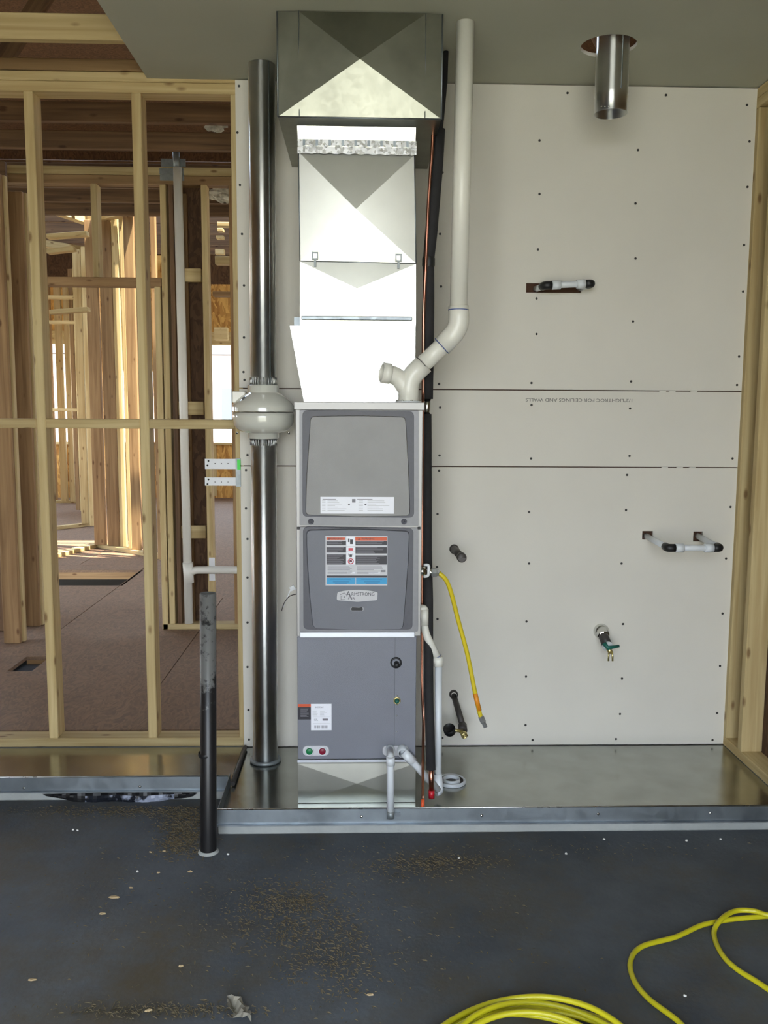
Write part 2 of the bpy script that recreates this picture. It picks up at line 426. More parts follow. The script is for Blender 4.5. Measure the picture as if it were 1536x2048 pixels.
# white gap filler slivers in the right part of the joints
# screws, seen as dark dots
scr = [(1135,186),(1332,190),(1079,281),(1276,300),(1499,283),(1494,210),(880,259+10),(1495,374),(1079,388),(1271,407),(885,345),(1488,490),(1076,499),(1271,517),
 (880,468),(882,573),(1486,583),(1073,597),(1266,643),(1073,668),(1478,713),(1063,766),(1262,763),(878,768),(880,815),(1474,770),(1063,810),(1260,817),
 (1465,917),(1062,917),(1259,912),(879,911),(878,941),(1461,1014),(1058,1024),(1252,1020),(1254,950),(875,1028),(1452,1117),(1058,1127),(1243,1127),(874,1134),
 (1445,1227),(1053,1243),(1246,1248),(875,1238),(1440,1332),(1052,1353),(1244,1357),(1434,1426),(1051,1450),(1240,1428),(1232,1478),(1065,1480),(885,1476),(1425,1480),
 (475,265),(480,370),(484,468),(488,571),(488,675),(487,744),(489,760),(491,840),(495,910),(492,940),(492,1017),(495,1078),(495,1155),(495,1245),(495,1334),(497,1420),(498,1479),(478,172)]
sm_ = None
for px, py in scr:
    p = U(px, py, -WT); par = sh_bot if p.z < Z1 else (sh_mid if p.z < Z2 else sh_top)
    if sm_ is None:
        o = MB().lathe((0, 0, 0), (0, -1, 0), [(.0052, 0), (.0052, .0008), (.002, .0004), (0, .0003)], 8).build('screw', 'screw', None); sm_ = o.data
        off = o.location.copy(); sm_.transform(Matrix.Translation(off))
    else: o = bpy.data.objects.new('screw', sm_); COL.objects.link(o)
    o.parent = par; o.location = p - wl(par)
# upside-down stamp printed on the middle sheet
c = U(1158, 800, -WT-.0006); wid = U(1265, 801, -WT).x-U(1052, 800, -WT).x
tm = MB().text('1/2"LIGHTROC FOR CEILINGS AND WALLS', c, .019, (-1, 0, 0), (0, 0, -1), bold=.0002)
xs = [v.x for v in tm.v]; k = wid/(max(xs)-min(xs)); mid = (max(xs)+min(xs))/2
for v in tm.v: v.x = c.x+(v.x-mid)*k
tm.build('printed_stamp', 'stamp', sh_mid, fix=False, label='grey upside-down lettering')
# bright filler slivers in joints at right
fl_ = MB()
for px, py in ((1326, 781), (1345, 782), (1388, 782), (1330, 936), (1360, 937), (1385, 937)):
    p = U(px, py, -WT); z = Z2 if py < 900 else Z1
    fl_.box((p.x-.012, -WT*.7, z-.0028), (p.x+.014, -.002, z+.0012))
fl_.build('joint_sliver', 'board_core', wb)

# framed wall at left, coplanar
wlft = empty('wall_left', (-2, .045, 0), 'open pine stud wall at left of the drywall', kind='structure')
D4 = .089
ztp = U(200, 184, 0).z; zt2 = U(200, 162, 0).z; zt3 = U(200, 143, 0).z
XLL = -4.2
lumber('bottom_plate', wlft, (XLL, 0, 0), (XE-.002, D4, .038))
lumber('top_plate', wlft, (XLL, 0, ztp), (XE+.03, D4, zt2-.001)); lumber('top_plate', wlft, (XLL, 0, zt2), (XE+.03, D4, zt3))
def stud_at(xl_t, y_t, xl_b, y_b, wpx=19.5, par=wlft, Y=0, z0=.038, z1=None, kind='pine', dep=D4):
    x = (U(xl_t, y_t, Y).x+U(xl_b, y_b, Y).x)/2
    return lumber('stud', par, (x, Y, z0), (x+.038, Y+dep, z1 if z1 else ztp), kind)
sA = stud_at(47, 185, 97, 1470); sB = stud_at(260, 185, 298, 1470)
xA = sA.location.x-2; xB = sB.location.x-2
for x in (xA-.42, xA-.84, xA-1.26, xA-1.68): lumber('stud', wlft, (x-.019, 0, .038), (x+.019, D4, ztp))
lumber('stud', wlft, (XE-.022, 0, .038), (XE+.016, D4, ztp)); 
zb0 = U(180, 857, 0).z; zb1 = U(180, 838, 0).z
for a, b in ((xA-.42+.019, xA-.019), (xA+.019, xB-.019), (xB+.019, XE-.022)):
    lumber('blocking', wlft, (a, 0, zb0), (b, D4, zb1))

# ceiling board with a round hole
ZC = 2.743
hc = G(1217, 92, ZC); HR = (G(1272, 92, ZC).x-G(1161, 92, ZC).x)/2
ce = MB(); XCL = G(290, 150, ZC).x; YCF = -3.2
n = 48; base = len(ce.v); cx0, cx1, cy0, cy1 = XCL, 2.4, -4.8, -.0005
def edgept(a):
    dx, dy = math.cos(a), math.sin(a); t = 1e9
    if dx > 1e-9: t = min(t, (cx1-hc.x)/dx)
    if dx < -1e-9: t = min(t, (cx0-hc.x)/dx)
    if dy > 1e-9: t = min(t, (cy1-hc.y)/dy)
    if dy < -1e-9: t = min(t, (cy0-hc.y)/dy)
    return (hc.x+dx*t, hc.y+dy*t)
angs = sorted([2*PI*i/n for i in range(n)] + [math.atan2(y-hc.y, x-hc.x) % (2*PI) for x in (cx0, cx1) for y in (cy0, cy1)])
for i in range(len(angs)):
    a, b = angs[i], angs[(i+1) % len(angs)]
    if abs(a-b) < 1e-6: continue
    ia = (hc.x+HR*math.cos(a), hc.y+HR*math.sin(a)); ib = (hc.x+HR*math.cos(b), hc.y+HR*math.sin(b)); ea = edgept(a); eb = edgept(b)
    ce.quad([ia+(ZC,), ea+(ZC,), eb+(ZC,), ib+(ZC,)]); ce.quad([ib+(ZC+WT,), eb+(ZC+WT,), ea+(ZC+WT,), ia+(ZC+WT,)])
    ce.quad([ia+(ZC,), ib+(ZC,), ib+(ZC+WT,), ia+(ZC+WT,)], 1); ce.quad([ea+(ZC+WT,), eb+(ZC+WT,), eb+(ZC,), ea+(ZC,)], 1)
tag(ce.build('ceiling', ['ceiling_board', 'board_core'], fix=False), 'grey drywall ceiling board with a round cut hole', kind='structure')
MB().box((hc.x-.3, hc.y-.3, ZC+.5), (hc.x+.3, hc.y+.3, ZC+.52)).build('ceiling_backing', 'soil', kind='structure')  # dark sheet added over the hole in place of attic shade
S.collection.objects['ceiling_backing']['label'] = 'dark attic board above the vent hole'

# right wall: studs, plates, sheathing
wr = empty('wall_right', (XR+.05, -1, 0), 'framed right wall with pine studs and brown sheathing', kind='structure')
lumber('bottom_plate', wr, (XR, -4.8, 0), (XR+D4, -.0, .038), 'pine')
for y in (-.04, U(1505, 1503, 0).y-.0):
    pass
Y2 = G(1500, 1504, .038).y
for y0, kd in ((-.04, 'pine'), (Y2, 'pine'), (Y2-.42, 'pine'), (Y2-.84, 'pine'), (Y2-1.26, 'pine'), (Y2-2.1, 'pine'), (Y2-3.0, 'pine')):
    lumber('stud', wr, (XR, y0, .038), (XR+D4, y0+.038, 2.66), kd)
lumber('top_plate', wr, (XR, -4.8, 2.662), (XR+D4, 0, 2.70)); lumber('top_plate', wr, (XR, -4.8, 2.702), (XR+D4, 0, 2.74))
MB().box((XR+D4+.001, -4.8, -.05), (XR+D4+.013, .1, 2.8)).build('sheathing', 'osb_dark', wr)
# front wall and side wall behind the camera, with the wide open door
wf = MB(); wf.box((-6, -4.92, FZ), (-1.4, -4.8, 2.75)); wf.box((.95, -4.92, FZ), (2.5, -4.8, 2.75)); wf.box((-1.4, -4.92, 2.70), (.95, -4.8, 2.75))
tag(wf.build('wall_front', 'drywall'), 'front wall behind the viewer with open doorway', kind='structure')
tag(MB().box((-4.32, -4.8, FZ), (-4.2, 0, 2.75)).build('wall_side', 'fir_z'), 'far left side wall of the garage', kind='structure')
gd = MB().box((-30, -40, FZ-.2), (30, -4.92, FZ-.01)); gd.box((-30, 12.2, FZ-.2), (30, 60, FZ-.01)); gd.box((3, -4.92, FZ-.2), (30, 12.2, FZ-.01)); gd.box((-30, -4.92, FZ-.2), (-6.5, 12.2, FZ-.01))
tag(gd.build('ground', 'drive'), 'pale ground outside', kind='structure')

# ---- trusses over the garage and joists over the house
def truss(Y, zb, kind, x0=-5.5, x1=2.2, h=1.5, label='', ch=.089):
    t = empty('ceiling_truss', ((x0+x1)/2, Y, zb), label, kind='structure')
    lumber('bottom_chord', t, (x0, Y, zb), (x1, Y+.038, zb+ch), kind)
    n = 9; pts = []
    for i in range(n+1):
        x = x0+(x1-x0)*i/n; zz = zb+.089 if i % 2 == 0 else zb+.25+h*(.3+.08*i)
        pts.append((x, Y+.019, zz))
    for i in range(n): beam('web', t, pts[i], pts[i+1], .038, .089, kind)
    return t
truss(G(60, 82, ZC+.005).y, ZC+.013, 'pine', x0=-5.5, x1=.3, label='nearest roof truss chord above the bare left bay')
truss(.0, zt3+.003, 'fir', ch=.045, label='roof truss resting on the left wall top plate')
ZJ = 2.944
for i, py in enumerate((243, 297, 375, 404, 430)):
    zj = zt3+.02 if i < 2 else ZJ
    Y = G(200, py, zj).y
    lab = ['first', 'second', 'third', 'fourth', 'fifth'][i]+' house ceiling joist behind the left stud wall'
    if i < 2: truss(Y, zj, 'old', label=lab+' with webs')
    else: tag(lumber('ceiling_joist', None, (-4.2, Y, zj), (1.2, Y+.038, zj+.16), 'old'), lab, kind='structure')
for k in range(7):
    Y = 4.0+k*.6
    tag(lumber('ceiling_joist', None, (-5.2, Y, 3.36), (1.2, Y+.038, 3.5), 'old'), 'joist over the far rooms, one of an even row', kind='structure', group='far ceiling joists')
rd = MB()
for rx0, ry0, rx1, ry1 in ((-6, -5.0, 3, 4.0), (-6, 5.1, 3, 12), (.3, 4.0, 3, 5.1), (-6, 4.0, -4.6, 5.1)): rd.box((rx0, ry0, 5.4), (rx1, ry1, 5.42))  # opening added in the deck so sun reaches the far rooms
rd.box((-6.02, -5.0, 2.8), (-6, 12, 5.42)); rd.box((3, -5.0, 2.8), (3.02, 12, 5.42)); rd.box((-6, -5.02, 2.75), (3, -5.0, 5.42))
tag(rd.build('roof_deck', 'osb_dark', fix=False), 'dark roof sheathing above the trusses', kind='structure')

# ---- house floor with two openings
def floor_rects(x0, y0, x1, y1, holes):
    ys = sorted({y0, y1} | {h[1] for h in holes} | {h[3] for h in holes}); out = []
    for a, b in zip(ys, ys[1:]):
        hs = sorted([h for h in holes if h[1] <= a+1e-6 and h[3] >= b-1e-6]); x = x0
        for h in hs: out.append((x, a, h[0], b)); x = h[2]
        out.append((x, a, x1, b))
    return out
ha = G(95, 1171, 0); hb = G(245, 1171, 0); hcx = G(270, 1140, 0)
hole1 = (ha.x-.3, ha.y, hb.x, hcx.y)
g1 = G(10, 1342, 0); g2 = G(85, 1315, 0); hole2 = (G(14, 1342, 0).x, g1.y, G(64, 1342, 0).x, G(40, 1313, 0).y)
seams = [(hole2[0]-.02, g1.y+.9, hole2[0]-.014, 4.4), (-6, 4.4, 3, 4.406), (-1.05, .6, -1.045, 3.0), (-6, 6.9, -3.2, 6.906), (-2.6, 4.45, -2.594, 6.4)]
hf = MB()
for r in floor_rects(-6, .2, 3, 12.2, [hole2, hole1]+seams): hf.box((r[0], r[1], -.022), (r[2], r[3], -.0005))
tag(hf.build('floor_house', 'subfloor'), 'brown subfloor of the house behind the studs with two cut openings', kind='structure')
MB().box((-6, .2, -.9), (3, 12.2, -.85)).build('floor_crawlspace', 'soil', kind='structure')['label'] = 'dark soil under the subfloor openings'
for hname, r in (('opening_rim', hole1), ('opening_rim', hole2)):
    o = MB().box((r[0], r[3]+.001, -.085), (r[2], r[3]+.04, -.023)).box((r[2]+.001, r[1], -.25), (r[2]+.03, r[3], -.023)).build('floor_rim', 'fir_x', kind='structure')
    o['label'] = 'joist rim of the floor opening ' + ('nearer the left edge' if r is hole2 else 'behind the middle stud bay')

# ---- inner wall 1 (parallel, Y=2)
YI = G(400, 1259, 0).y
wi = empty('wall_inner', (-1, YI, 0), 'first interior stud wall with plumbing and door header', kind='structure')
zi0 = U(300, 368, YI).z; zi1 = U(300, 350, YI).z; zi2 = U(300, 333, YI).z
xi = lambda px, py=800: U(px, py, YI).x
lumber('top_plate', wi, (-2.5, YI, zi0), (1.0, YI+D4, zi1-.002), 'fir'); lumber('top_plate', wi, (-2.5, YI, zi1), (1.0, YI+D4, zi2-.002), 'pine')
lumber('bottom_plate', wi, (xi(326, 1250), YI, 0), (1.0, YI+D4, .038), 'pine')
zh0 = U(200, 572, YI).z; zh1 = U(200, 554, YI).z
lumber('header', wi, (xi(88, 560), YI, zh0), (xi(322, 560), YI+D4, zh1), 'fir')
for pxl, pxr, z0, z1, kd in ((324, 340, .038, zi0, 'pine'), (309, 322, 0, zh0, 'pine'), (341, 350, .038, zi0, 'old'), (404, 421, .038, zi0, 'pine'), (458, 474, .038, zi0, 'fir'), (480, 496, .038, zi0, 'fir')):
    lumber('stud', wi, (xi(pxl+5), YI, z0), (xi(pxl+5)+.038 if pxr-pxl > 11 else xi(pxr+5), YI+D4, z1), kd)
lumber('cripple_stud', wi, (xi(183, 450), YI, zh1), (xi(183, 450)+.038, YI+D4, zi0), 'pine')
for ya, yb in ((562, 535), (830, 803), (1078, 1053)):
    lumber('blocking', wi, (xi(352, 800), YI+.03, U(380, ya, YI).z), (xi(405, 800), YI+.07, U(380, yb, YI).z), 'pine')
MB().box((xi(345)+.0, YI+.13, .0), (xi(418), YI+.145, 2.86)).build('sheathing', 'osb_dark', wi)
lumber('stud', wi, (xi(360), YI+.092, .0), (xi(360)+.05, YI+.128, 2.8), 'fir')

# ---- perpendicular wall at far left
wp = empty('wall_cross', (-2.2, 2, 0), 'cross wall of brown studs seen side-on at far left', kind='structure')
for pxl, pxr, pb, kd in ((8, 41, 1287, 'fir'), (49, 81, 1253, 'fir'), (-40, -2, 1320, 'fir'), (84, 112, 1228, 'old')):
    p = G(pxl, pb, 0); q = G(pxr, pb, 0)
    lumber('stud', wp, (p.x, p.y, 0), (p.x+.1, p.y+.038, 2.80), kd)
    if pxl in (8, 49): lumber('stud', wp, (p.x-.02+.1, p.y+.04, 0), (p.x+.112, p.y+.079, 2.80), 'pine')
p8 = G(8, 1287, 0); p84 = G(84, 1228, 0)
lumber('stud', wp, (p8.x-.28, p8.y+.3, 0), (p8.x-.05, p8.y+.338, 2.8), 'old')
lumber('brace', wp, (G(0, 1290, 0).x-.5, p8.y+.2, 2.78), (p84.x+.1, p8.y+.24, 2.92), 'old')

# ---- far angled walls and far rooms
wa = empty('wall_bay', (-3, 6, 0), 'angled far stud walls glowing in daylight', kind='structure')
far = [(122, 135, 1003, 'pine'), (140, 150, 1003, 'pine'), (163, 178, 1048, 'pine'), (180, 192, 1052, 'pine'), (189, 212, 1090, 'fir'), (216, 240, 1092, 'fir'),
       (241, 253, 1093, 'pine'), (257, 264, 1096, 'pine'), (264, 283, 1100, 'fir'), (286, 296, 1108, 'fir'), (104, 114, 1000, 'fir'), (152, 160, 1020, 'fir'),
       (300, 309, 1112, 'pine'), (316, 326, 1118, 'fir')]
for pxl, pxr, pb, kd in far:
    p = G(pxl, pb, .038); q = G(pxr, pb, .038); wd = max(.03, q.x-p.x)
    lumber('stud', wa, (p.x, p.y, .038), (p.x+wd, p.y+.06, 3.3), kd)
for a, b in (((60, 1128), (192, 1094)), ((192, 1094), (296, 1113)), ((90, 1062), (195, 1050)), ((90, 1006), (165, 1006)), ((296, 1113), (330, 1120))):
    p = G(a[0], a[1], 0); q = G(b[0], b[1], 0)
    beam('bottom_plate', wa, p+Vector((0, .04, .019)), q+Vector((0, .04, .019)), .089, .038, 'pine')
    beam('top_plate', wa, p+Vector((0, .04, 3.32)), q+Vector((0, .04, 3.32)), .089, .076, 'pine')
for a, b, yy in ((102, 178, 621), (96, 176, 470), (96, 150, 500)):
    Y = 4.2; p = U(a, yy+4, Y); q = U(b, yy-2, Y)
    beam('blocking', wa, p, q, .089, .038, 'pine')
p = G(137, 1000, 0); q = G(158, 1000, 0)
MB().box((p.x, p.y+.12, 0), (q.x, p.y+.14, 3.2)).build('sheathing', 'osb', wa)
for x0, Y0, x1, Y1, n_ in ((-5.6, 7.9, -3.1, 8.6, 7), (-3.05, 8.7, -2.75, 10.2, 4), (-4.9, 5.2, -3.9, 5.0, 3), (-5.6, 9.2, -2.0, 9.4, 8)):
    for k in range(n_):
        t = (k+.3*math.sin(k*2.1))/max(1, n_-1); x = x0+(x1-x0)*t; y = Y0+(Y1-Y0)*t
        lumber('stud', wa, (x, y, .04), (x+.045, y+.089, 3.3), 'pine' if k % 3 else 'fir')
for x0, z0, x1, z1, Y in ((-4.0, .3, -3.55, 3.3, 9.0), (-3.1, 1.9, -2.75, 3.3, 7.2), (-2.62, 1.9, -2.38, 3.3, 7.4), (-5.2, 0, -4.7, 3.3, 9.0)):
    MB().box((x0, Y, z0), (x1, Y+.012, z1)).build('sheathing', 'osb', wa)
for x0, x1, z, Y in ((-4.9, -3.5, 2.5, 7.7), (-4.9, -3.4, 2.75, 7.2), (-3.9, -3.1, 1.4, 7.6)):
    lumber('blocking', wa, (x0, Y, z), (x1, Y+.089, z+.04), 'pine')
for i_, (px0, py0, px1, py1, Y) in enumerate(((425, 592, 476, 583, 3.1), (430, 528, 470, 512, 3.5), (434, 452, 462, 444, 4.5), (434, 462, 446, 456, 5.0), (432, 477, 447, 471, 6.0), (430, 508, 448, 498, 6.5), (428, 680, 455, 655, 8.5))):
    p, q = U(px0, py0, Y), U(px1, py1, Y); lumber('blocking', wa, (p.x, Y, p.z), (q.x, Y+.089, q.z), 'pine' if i_ else 'fir')
# rear outside wall with window openings
YB = 10.6
wrr = empty('wall_rear', (-2, YB, 0), 'rear outside wall of orange sheathing with window openings', kind='structure')
def rear(x0, z0, x1, z1):
    if z1 > 3.6: MB().box((x0, YB, 3.4), (x1, YB+.012, z1)).build('sheathing', 'osb_dark', wrr); z1 = 3.4  # top of the sheathing darker: shade under the roof put into its colour
    MB().box((x0, YB, z0), (x1, YB+.012, z1)).build('sheathing', 'osb', wrr)
winx = [(-5.4, -4.6), (-4.05, -3.3), (-2.75, -1.3), (-.6, .6)]
zz0, zz1 = .9, 2.45
xs = [-6] + [v for p_ in winx for v in p_] + [3]
for i in range(0, len(xs), 2): rear(xs[i], 0, xs[i+1], 5.4)
for a, b in winx: rear(a, 0, b, zz0); rear(a, zz1, b, 5.4)
for k in range(22):
    x = -6+.406*k
    z0 = 0.04
    if any(a-.03 < x < b for a, b in winx): lumber('stud', wrr, (x, YB-.09, .04), (x+.038, YB-.002, zz0-.04), 'pine')
    else: lumber('stud', wrr, (x, YB-.09, .04), (x+.038, YB-.002, 3.3), 'pine')
for a, b in winx: lumber('header', wrr, (a-.04, YB-.09, zz1), (b+.04, YB-.002, zz1+.2), 'pine'); lumber('sill', wrr, (a, YB-.09, zz0-.038), (b, YB-.002, zz0), 'pine')
# house side walls, partly open frames
for nm, X, lab in (('wall_house_left', -6.0, 'left outside wall of the house'), ('wall_house_right', 3.0, 'right outside wall of the house')):
    m = MB(); m.box((X, .1, 0), (X+.012, 12.2, .9)); m.box((X, .1, 2.4), (X+.012, 12.2, 5.4))
    for ya, yb_ in ((.1, 4.8) if X > 0 else (.1, 1.0), (4.8, 6.2) if X > 0 else (3.0, 5.0), (8.6, 9.2), (10.4, 12.2)): m.box((X, ya, .9), (X+.012, yb_, 2.4))
    tag(m.build(nm, 'osb'), lab, kind='structure')
# neighbour house seen through the gap
nb = empty('neighbour_house', (-6, 26, FZ), 'pale neighbouring house seen through the narrow gap behind the studs', 'house')
m = MB().box((-12, 26, FZ), (2, 32, 3.2)); m.build('wall', 'siding', nb)
m = MB(); m.quad([(-12.4, 25.6, 3.2), (2.4, 25.6, 3.2), (2.4, 29, 5), (-12.4, 29, 5)]); m.quad([(-12.4, 32.4, 3.2), (-12.4, 29, 5), (2.4, 29, 5), (2.4, 32.4, 3.2)]); m.build('roof', 'roofing', nb)
for x in (-8, -4.6): MB().box((x, 25.96, 1), (x+.9, 25.99, 2.1)).build('window', 'pane', nb)

# ================================================================== PAN
LIPH = .05
def lipped_pan(name, x0, x1, yf, label, left_lip):
    t = empty(name, ((x0+x1)/2, yf/2, 0), label, 'drain pan', 'sheet metal pans on the curb')
    MB().box((x0, yf, -.003), (x1, -WT-.001, 0.0)).build('pan_base', 'galv_pan', t)
    m = MB(); m.box((x0, yf-.0015, -.006), (x1, yf, LIPH)); m.build('front_lip', 'galv_lip', t); MB().tube([(x0, yf-.0015, LIPH), (x1, yf-.0015, LIPH)], .0032, 8).build('lip_hem', 'galv', t)  # brighter metal along the lip top stands in for its edge highlight
    m = MB().box((x0, yf-.012, -.009), (x1, yf-.001, -.004)); m.build('drip_flange', 'galv_lip', t)
    return t
pr = lipped_pan('metal_pan', XD, XR-.001, YR, 'large galvanized sheet metal pan under the furnace and right drywall', True)
pl_ = lipped_pan('metal_pan', -4.15, XD-.004, YL, 'set back galvanized metal pan below the open studs at left', False)
MB().box((XD, YR, 0), (XD+.0015, YL+.02, LIPH)).build('side_lip', 'galv_lip', pr)
p = G(460, 1495, .03); q = G(440, 1560, .03)
MB().tube([(XD+.012, -.04, .012), (XD+.012, YL+.01, .012)], .009, 8).build('seam_roll', 'iron', pr)
rv = None
for px, py, par in ((48, 1576, pl_), (280, 1573, pl_), (723, 1633, pr), (963, 1631, pr), (1196, 1628, pr), (1420, 1626, pr)):
    y = (YL if par is pl_ else YR)-.0016; p = U(px, py, y)
    if rv is None:
        o = MB().lathe((0, 0, 0), (0, -1, 0), [(.0055, 0), (.005, .002), (.003, .0035), (0, .004)], 10).build('screw', 'chrome', None); rv = o.data; rv.transform(Matrix.Translation(o.location.copy()))
    else: o = bpy.data.objects.new('screw', rv); COL.objects.link(o)
    o.parent = par; o.location = p-wl(par)
# plastic film below the left pan; its black part paints in the dark gap
m = MB(); nx = 40
for i in range(nx):
    for j in range(4):
        def P(a, b):
            t = a/nx; px = 85+(395-85)*t; h = math.sin(PI*t**1.1)**.6; top = 1589-3*t-2*h; bot = top+24*h*(1-.2*math.sin(t*17))
            py = top+(bot-top)*b/4; q = U(px, py, YL-.006-.012*h*math.sin(PI*b/4)-.003*math.sin(t*60+b*2)); return q
        m.quad([P(i, j), P(i, j+1), P(i+1, j+1), P(i+1, j)], 1 if 10 < i < 34 and j > 0 else 0, True)
tag(m.build('plastic_film', ['black', 'film']), 'crumpled black and clear plastic film bulging below the left metal pan', 'plastic film')

# ================================================================== FURNACE
YF = -.57
fx0 = U(592, 1040, YF).x; fx1 = U(844, 1040, YF).x
ftop = U(715, 806, YF).z; fbot = U(715, 1273, YF).z
fu = empty('furnace', ((fx0+fx1)/2, YF/2, fbot), 'grey gas furnace cabinet with two moulded doors, standing on the coil cabinet', 'furnace')
def X(px, py=None, Y=YF): return U(px, py or 1040, Y).x
def Z(py, px=715, Y=YF): return U(px, py, Y).z
m = MB(); m.box((fx0, YF, fbot), (fx1, -.03, ftop)); m.build('casing', 'cab_light', fu, bevel=.003)
m = MB().box((fx0-.004, YF-.014, Z(820)), (fx1+.004, YF-.001, ftop+.003)); m.build('top_rail', 'cab_light', fu, bevel=.002)
def P2(px, py, Y=YF): q = U(px, py, Y); return (q.x, q.z)
# door frames
up_ = MB().prism(rpoly([P2(599, 1050), P2(837, 1052), P2(837, 821), P2(599, 820)], .006), YF-.001, YF-.012, 0, .001).build('upper_door', 'cab_mid', fu)
lo_ = MB().prism(rpoly([P2(599, 1262), P2(836, 1262), P2(837, 1055), P2(599, 1053)], .006), YF-.001, YF-.012, 0, .001).build('lower_door', 'cab_mid', fu)
def ring_panel(outer, inner, yo, yi, parent, name, mat):    # sloped bezel between outer and inner outlines
    m = MB(); n = len(outer); b = 0
    for p in outer: m.v.append(Vector((p[0], yo, p[1])))
    for p in inner: m.v.append(Vector((p[0], yi, p[1])))
    for i in range(n):
        j = (i+1) % n; m.f.append((i, j, n+j, n+i)); m.m.append(0); m.sm.append(True)
    return m.build(name, mat, parent, fix=True)
yb = YF-.013
MB().prism(rpoly([P2(605, 1033), P2(828, 1035), P2(828, 822), P2(605, 820)], .02, 6), yb+.003, yb-.001, 0, .002).build('bezel', 'cab_dark', up_)
MB().prism(rpoly([P2(607, 1258), P2(825, 1258), P2(827, 1055), P2(606, 1052)], .02, 6), yb+.003, yb-.001, 0, .002).build('bezel', 'cab_dark', lo_)
def curved(pts_l, pts_r, r):       # left side bottom->top, right side top->bottom
    return rpoly([P2(*p) for p in pts_l[::1]]+[P2(*p) for p in pts_r], r, 5)
padU = rpoly([P2(820, 1031), P2(819.5, 1000), P2(818, 950), P2(815.5, 900), P2(811, 833), P2(716, 830), P2(621, 832), P2(616.5, 900), P2(613, 950), P2(611.5, 1000), P2(611, 1029), P2(716, 1033)][::-1], .016, 5)
padL = rpoly([P2(806, 1256), P2(812, 1190), P2(817, 1120), P2(819, 1060), P2(716, 1055), P2(613, 1058), P2(614, 1120), P2(619, 1190), P2(626, 1254), P2(716, 1258)][::-1], .016, 5)
pu = MB().prism(padU, yb, yb-.012, 0, .004).build('moulded_pad', 'pad_upper', up_)
plw = MB().prism(padL, yb, yb-.012, 0, .004).build('moulded_pad', 'pad_lower', lo_)
yp = yb-.0125
for px in (622, 808):
    q = U(px, 1043, YF-.012)
    MB().lathe((q.x, YF-.012, q.z), (0, -1, 0), [(.0105, 0), (.0105, .004), (.008, .005), (.007, .002), (.003, .002), (.003, .006), (0, .006)], 20).build('latch_screw', 'cab_dark', up_)
m = MB().box((X(600, 1265), YF-.016, Z(1273)), (X(829, 1265), YF-.002, Z(1262))); m.build('kick_strip', 'kick', fu, bevel=.002)
for px in (597, 838):
    q = U(px, 1056, YF-.01); MB().box((q.x-.005, YF-.0135, q.z-.005), (q.x+.005, YF-.006, q.z+.004)).build('door_clip', 'black', fu, bevel=.001)
# printed labels
LMATS = ['label_white', 'label_grey', 'label_black', 'label_orange', 'label_blue', 'label_blue2', 'label_red', 'label_text', 'black']
class Plate:
    def __init__(s, y): s.m = MB(); s.y = y
    def r(s, x0, y0, x1, y1, mi, lv=1):
        a = U((x0), y1, s.y); b = U(x1, y0, s.y); s.m.box((a.x, s.y+.0004-lv*.0004, a.z), (b.x, s.y-lv*.0004, b.z), mi); return s
    def t(s, txt, px, py, hpx, mi, lv=4, wpx=None):
        c = U(px, py, s.y); n0 = len(s.m.v); s.m.text(txt, (c.x, s.y-lv*.0004-.0002, c.z), hpx*mpp(s.y)*1.35, (1, 0, 0), (0, 0, 1), mi)
        if wpx and len(s.m.v) > n0:
            vs = s.m.v[n0:]; a = min(v.x for v in vs); b = max(v.x for v in vs); k = wpx*mpp(s.y)/(b-a); mm = (a+b)/2
            for v in vs: v.x = c.x+(v.x-mm)*k
        return s
    def build(s, name, par, label=None): return s.m.build(name, LMATS, par, fix=False, label=label)
L = Plate(yp)     # upper white wiring label
L.r(641, 994, 788, 1027, 0)
random.seed(3)
for k in range(7):
    y = 1001+k*3.2
    L.r(644, y, 651, y+1.1, 1, 2); L.r(655, y, 655+random.uniform(15, 38), y+1.1, 1, 2); L.r(717, y, 726, y+1.1, 1, 2); L.r(735, y, 735+random.uniform(15, 49), y+1.1, 1, 2)
for px in (698, 731):
    c = U(px, 1009, yp); L.m.lathe((c.x, yp-.0008, c.z), (0, -1, 0), [(.0035, 0), (.0035, .0006), (0, .0006)], 12, 7)
L.r(704, 998, 711, 1005, 7, 2); L.r(645, 998, 672, 999, 7, 2); L.r(714, 998, 745, 999, 7, 2)
L.build('wiring_label', up_, 'white paper label with fine print')
L = Plate(yp)     # warning label
L.r(651, 1072, 775, 1171, 1)
L.r(653, 1075, 690, 1080, 3, 2).r(710, 1074, 774, 1081, 3, 2)
for (x0, x1) in ((653, 692), (711, 774)):
    rows = ((1082, 1090), (1094, 1105), (1109, 1129)) if x0 == 653 else ((1082, 1090), (1094, 1107), (1111, 1129))
    for a, b in rows:
        L.r(x0, a, x1, b, 2, 2)
        y = a+1.2
        while y < b-1: L.r(x0+1.5, y, x0+1.5+(x1-x0)*random.uniform(.5, .9), y+.7, 7, 3); y += 2.0
L.r(692.5, 1073, 710.5, 1129, 0, 2)
for y in (1092, 1103, 1116): L.r(692.5, y, 710.5, y+.6, 1, 3)
L.r(700, 1079, 706, 1088, 2, 3); L.r(696, 1077, 699, 1084, 2, 3)
L.r(697, 1096, 706, 1101, 6, 3); L.r(699, 1109, 704, 1114, 2, 3); L.r(697, 1107, 698, 1111, 2, 3); L.r(705, 1107, 706, 1111, 2, 3)
c = U(701.5, 1122.5, yp); L.m.lathe((c.x, yp-.0012, c.z), (0, -1, 0), [(.0075, 0), (.0105, .0002), (.0105, .0005), (.0075, .0005)], 20, 6)
L.m.obox((c.x, yp-.0014, c.z), (.007, 0, .007), (0, .0003, 0), (.0006, 0, -.0006), 6); L.r(699, 1120, 704, 1124, 2, 3)
L.r(653, 1130, 711, 1149, 1, 2).r(712, 1130, 774, 1149, 1, 2)
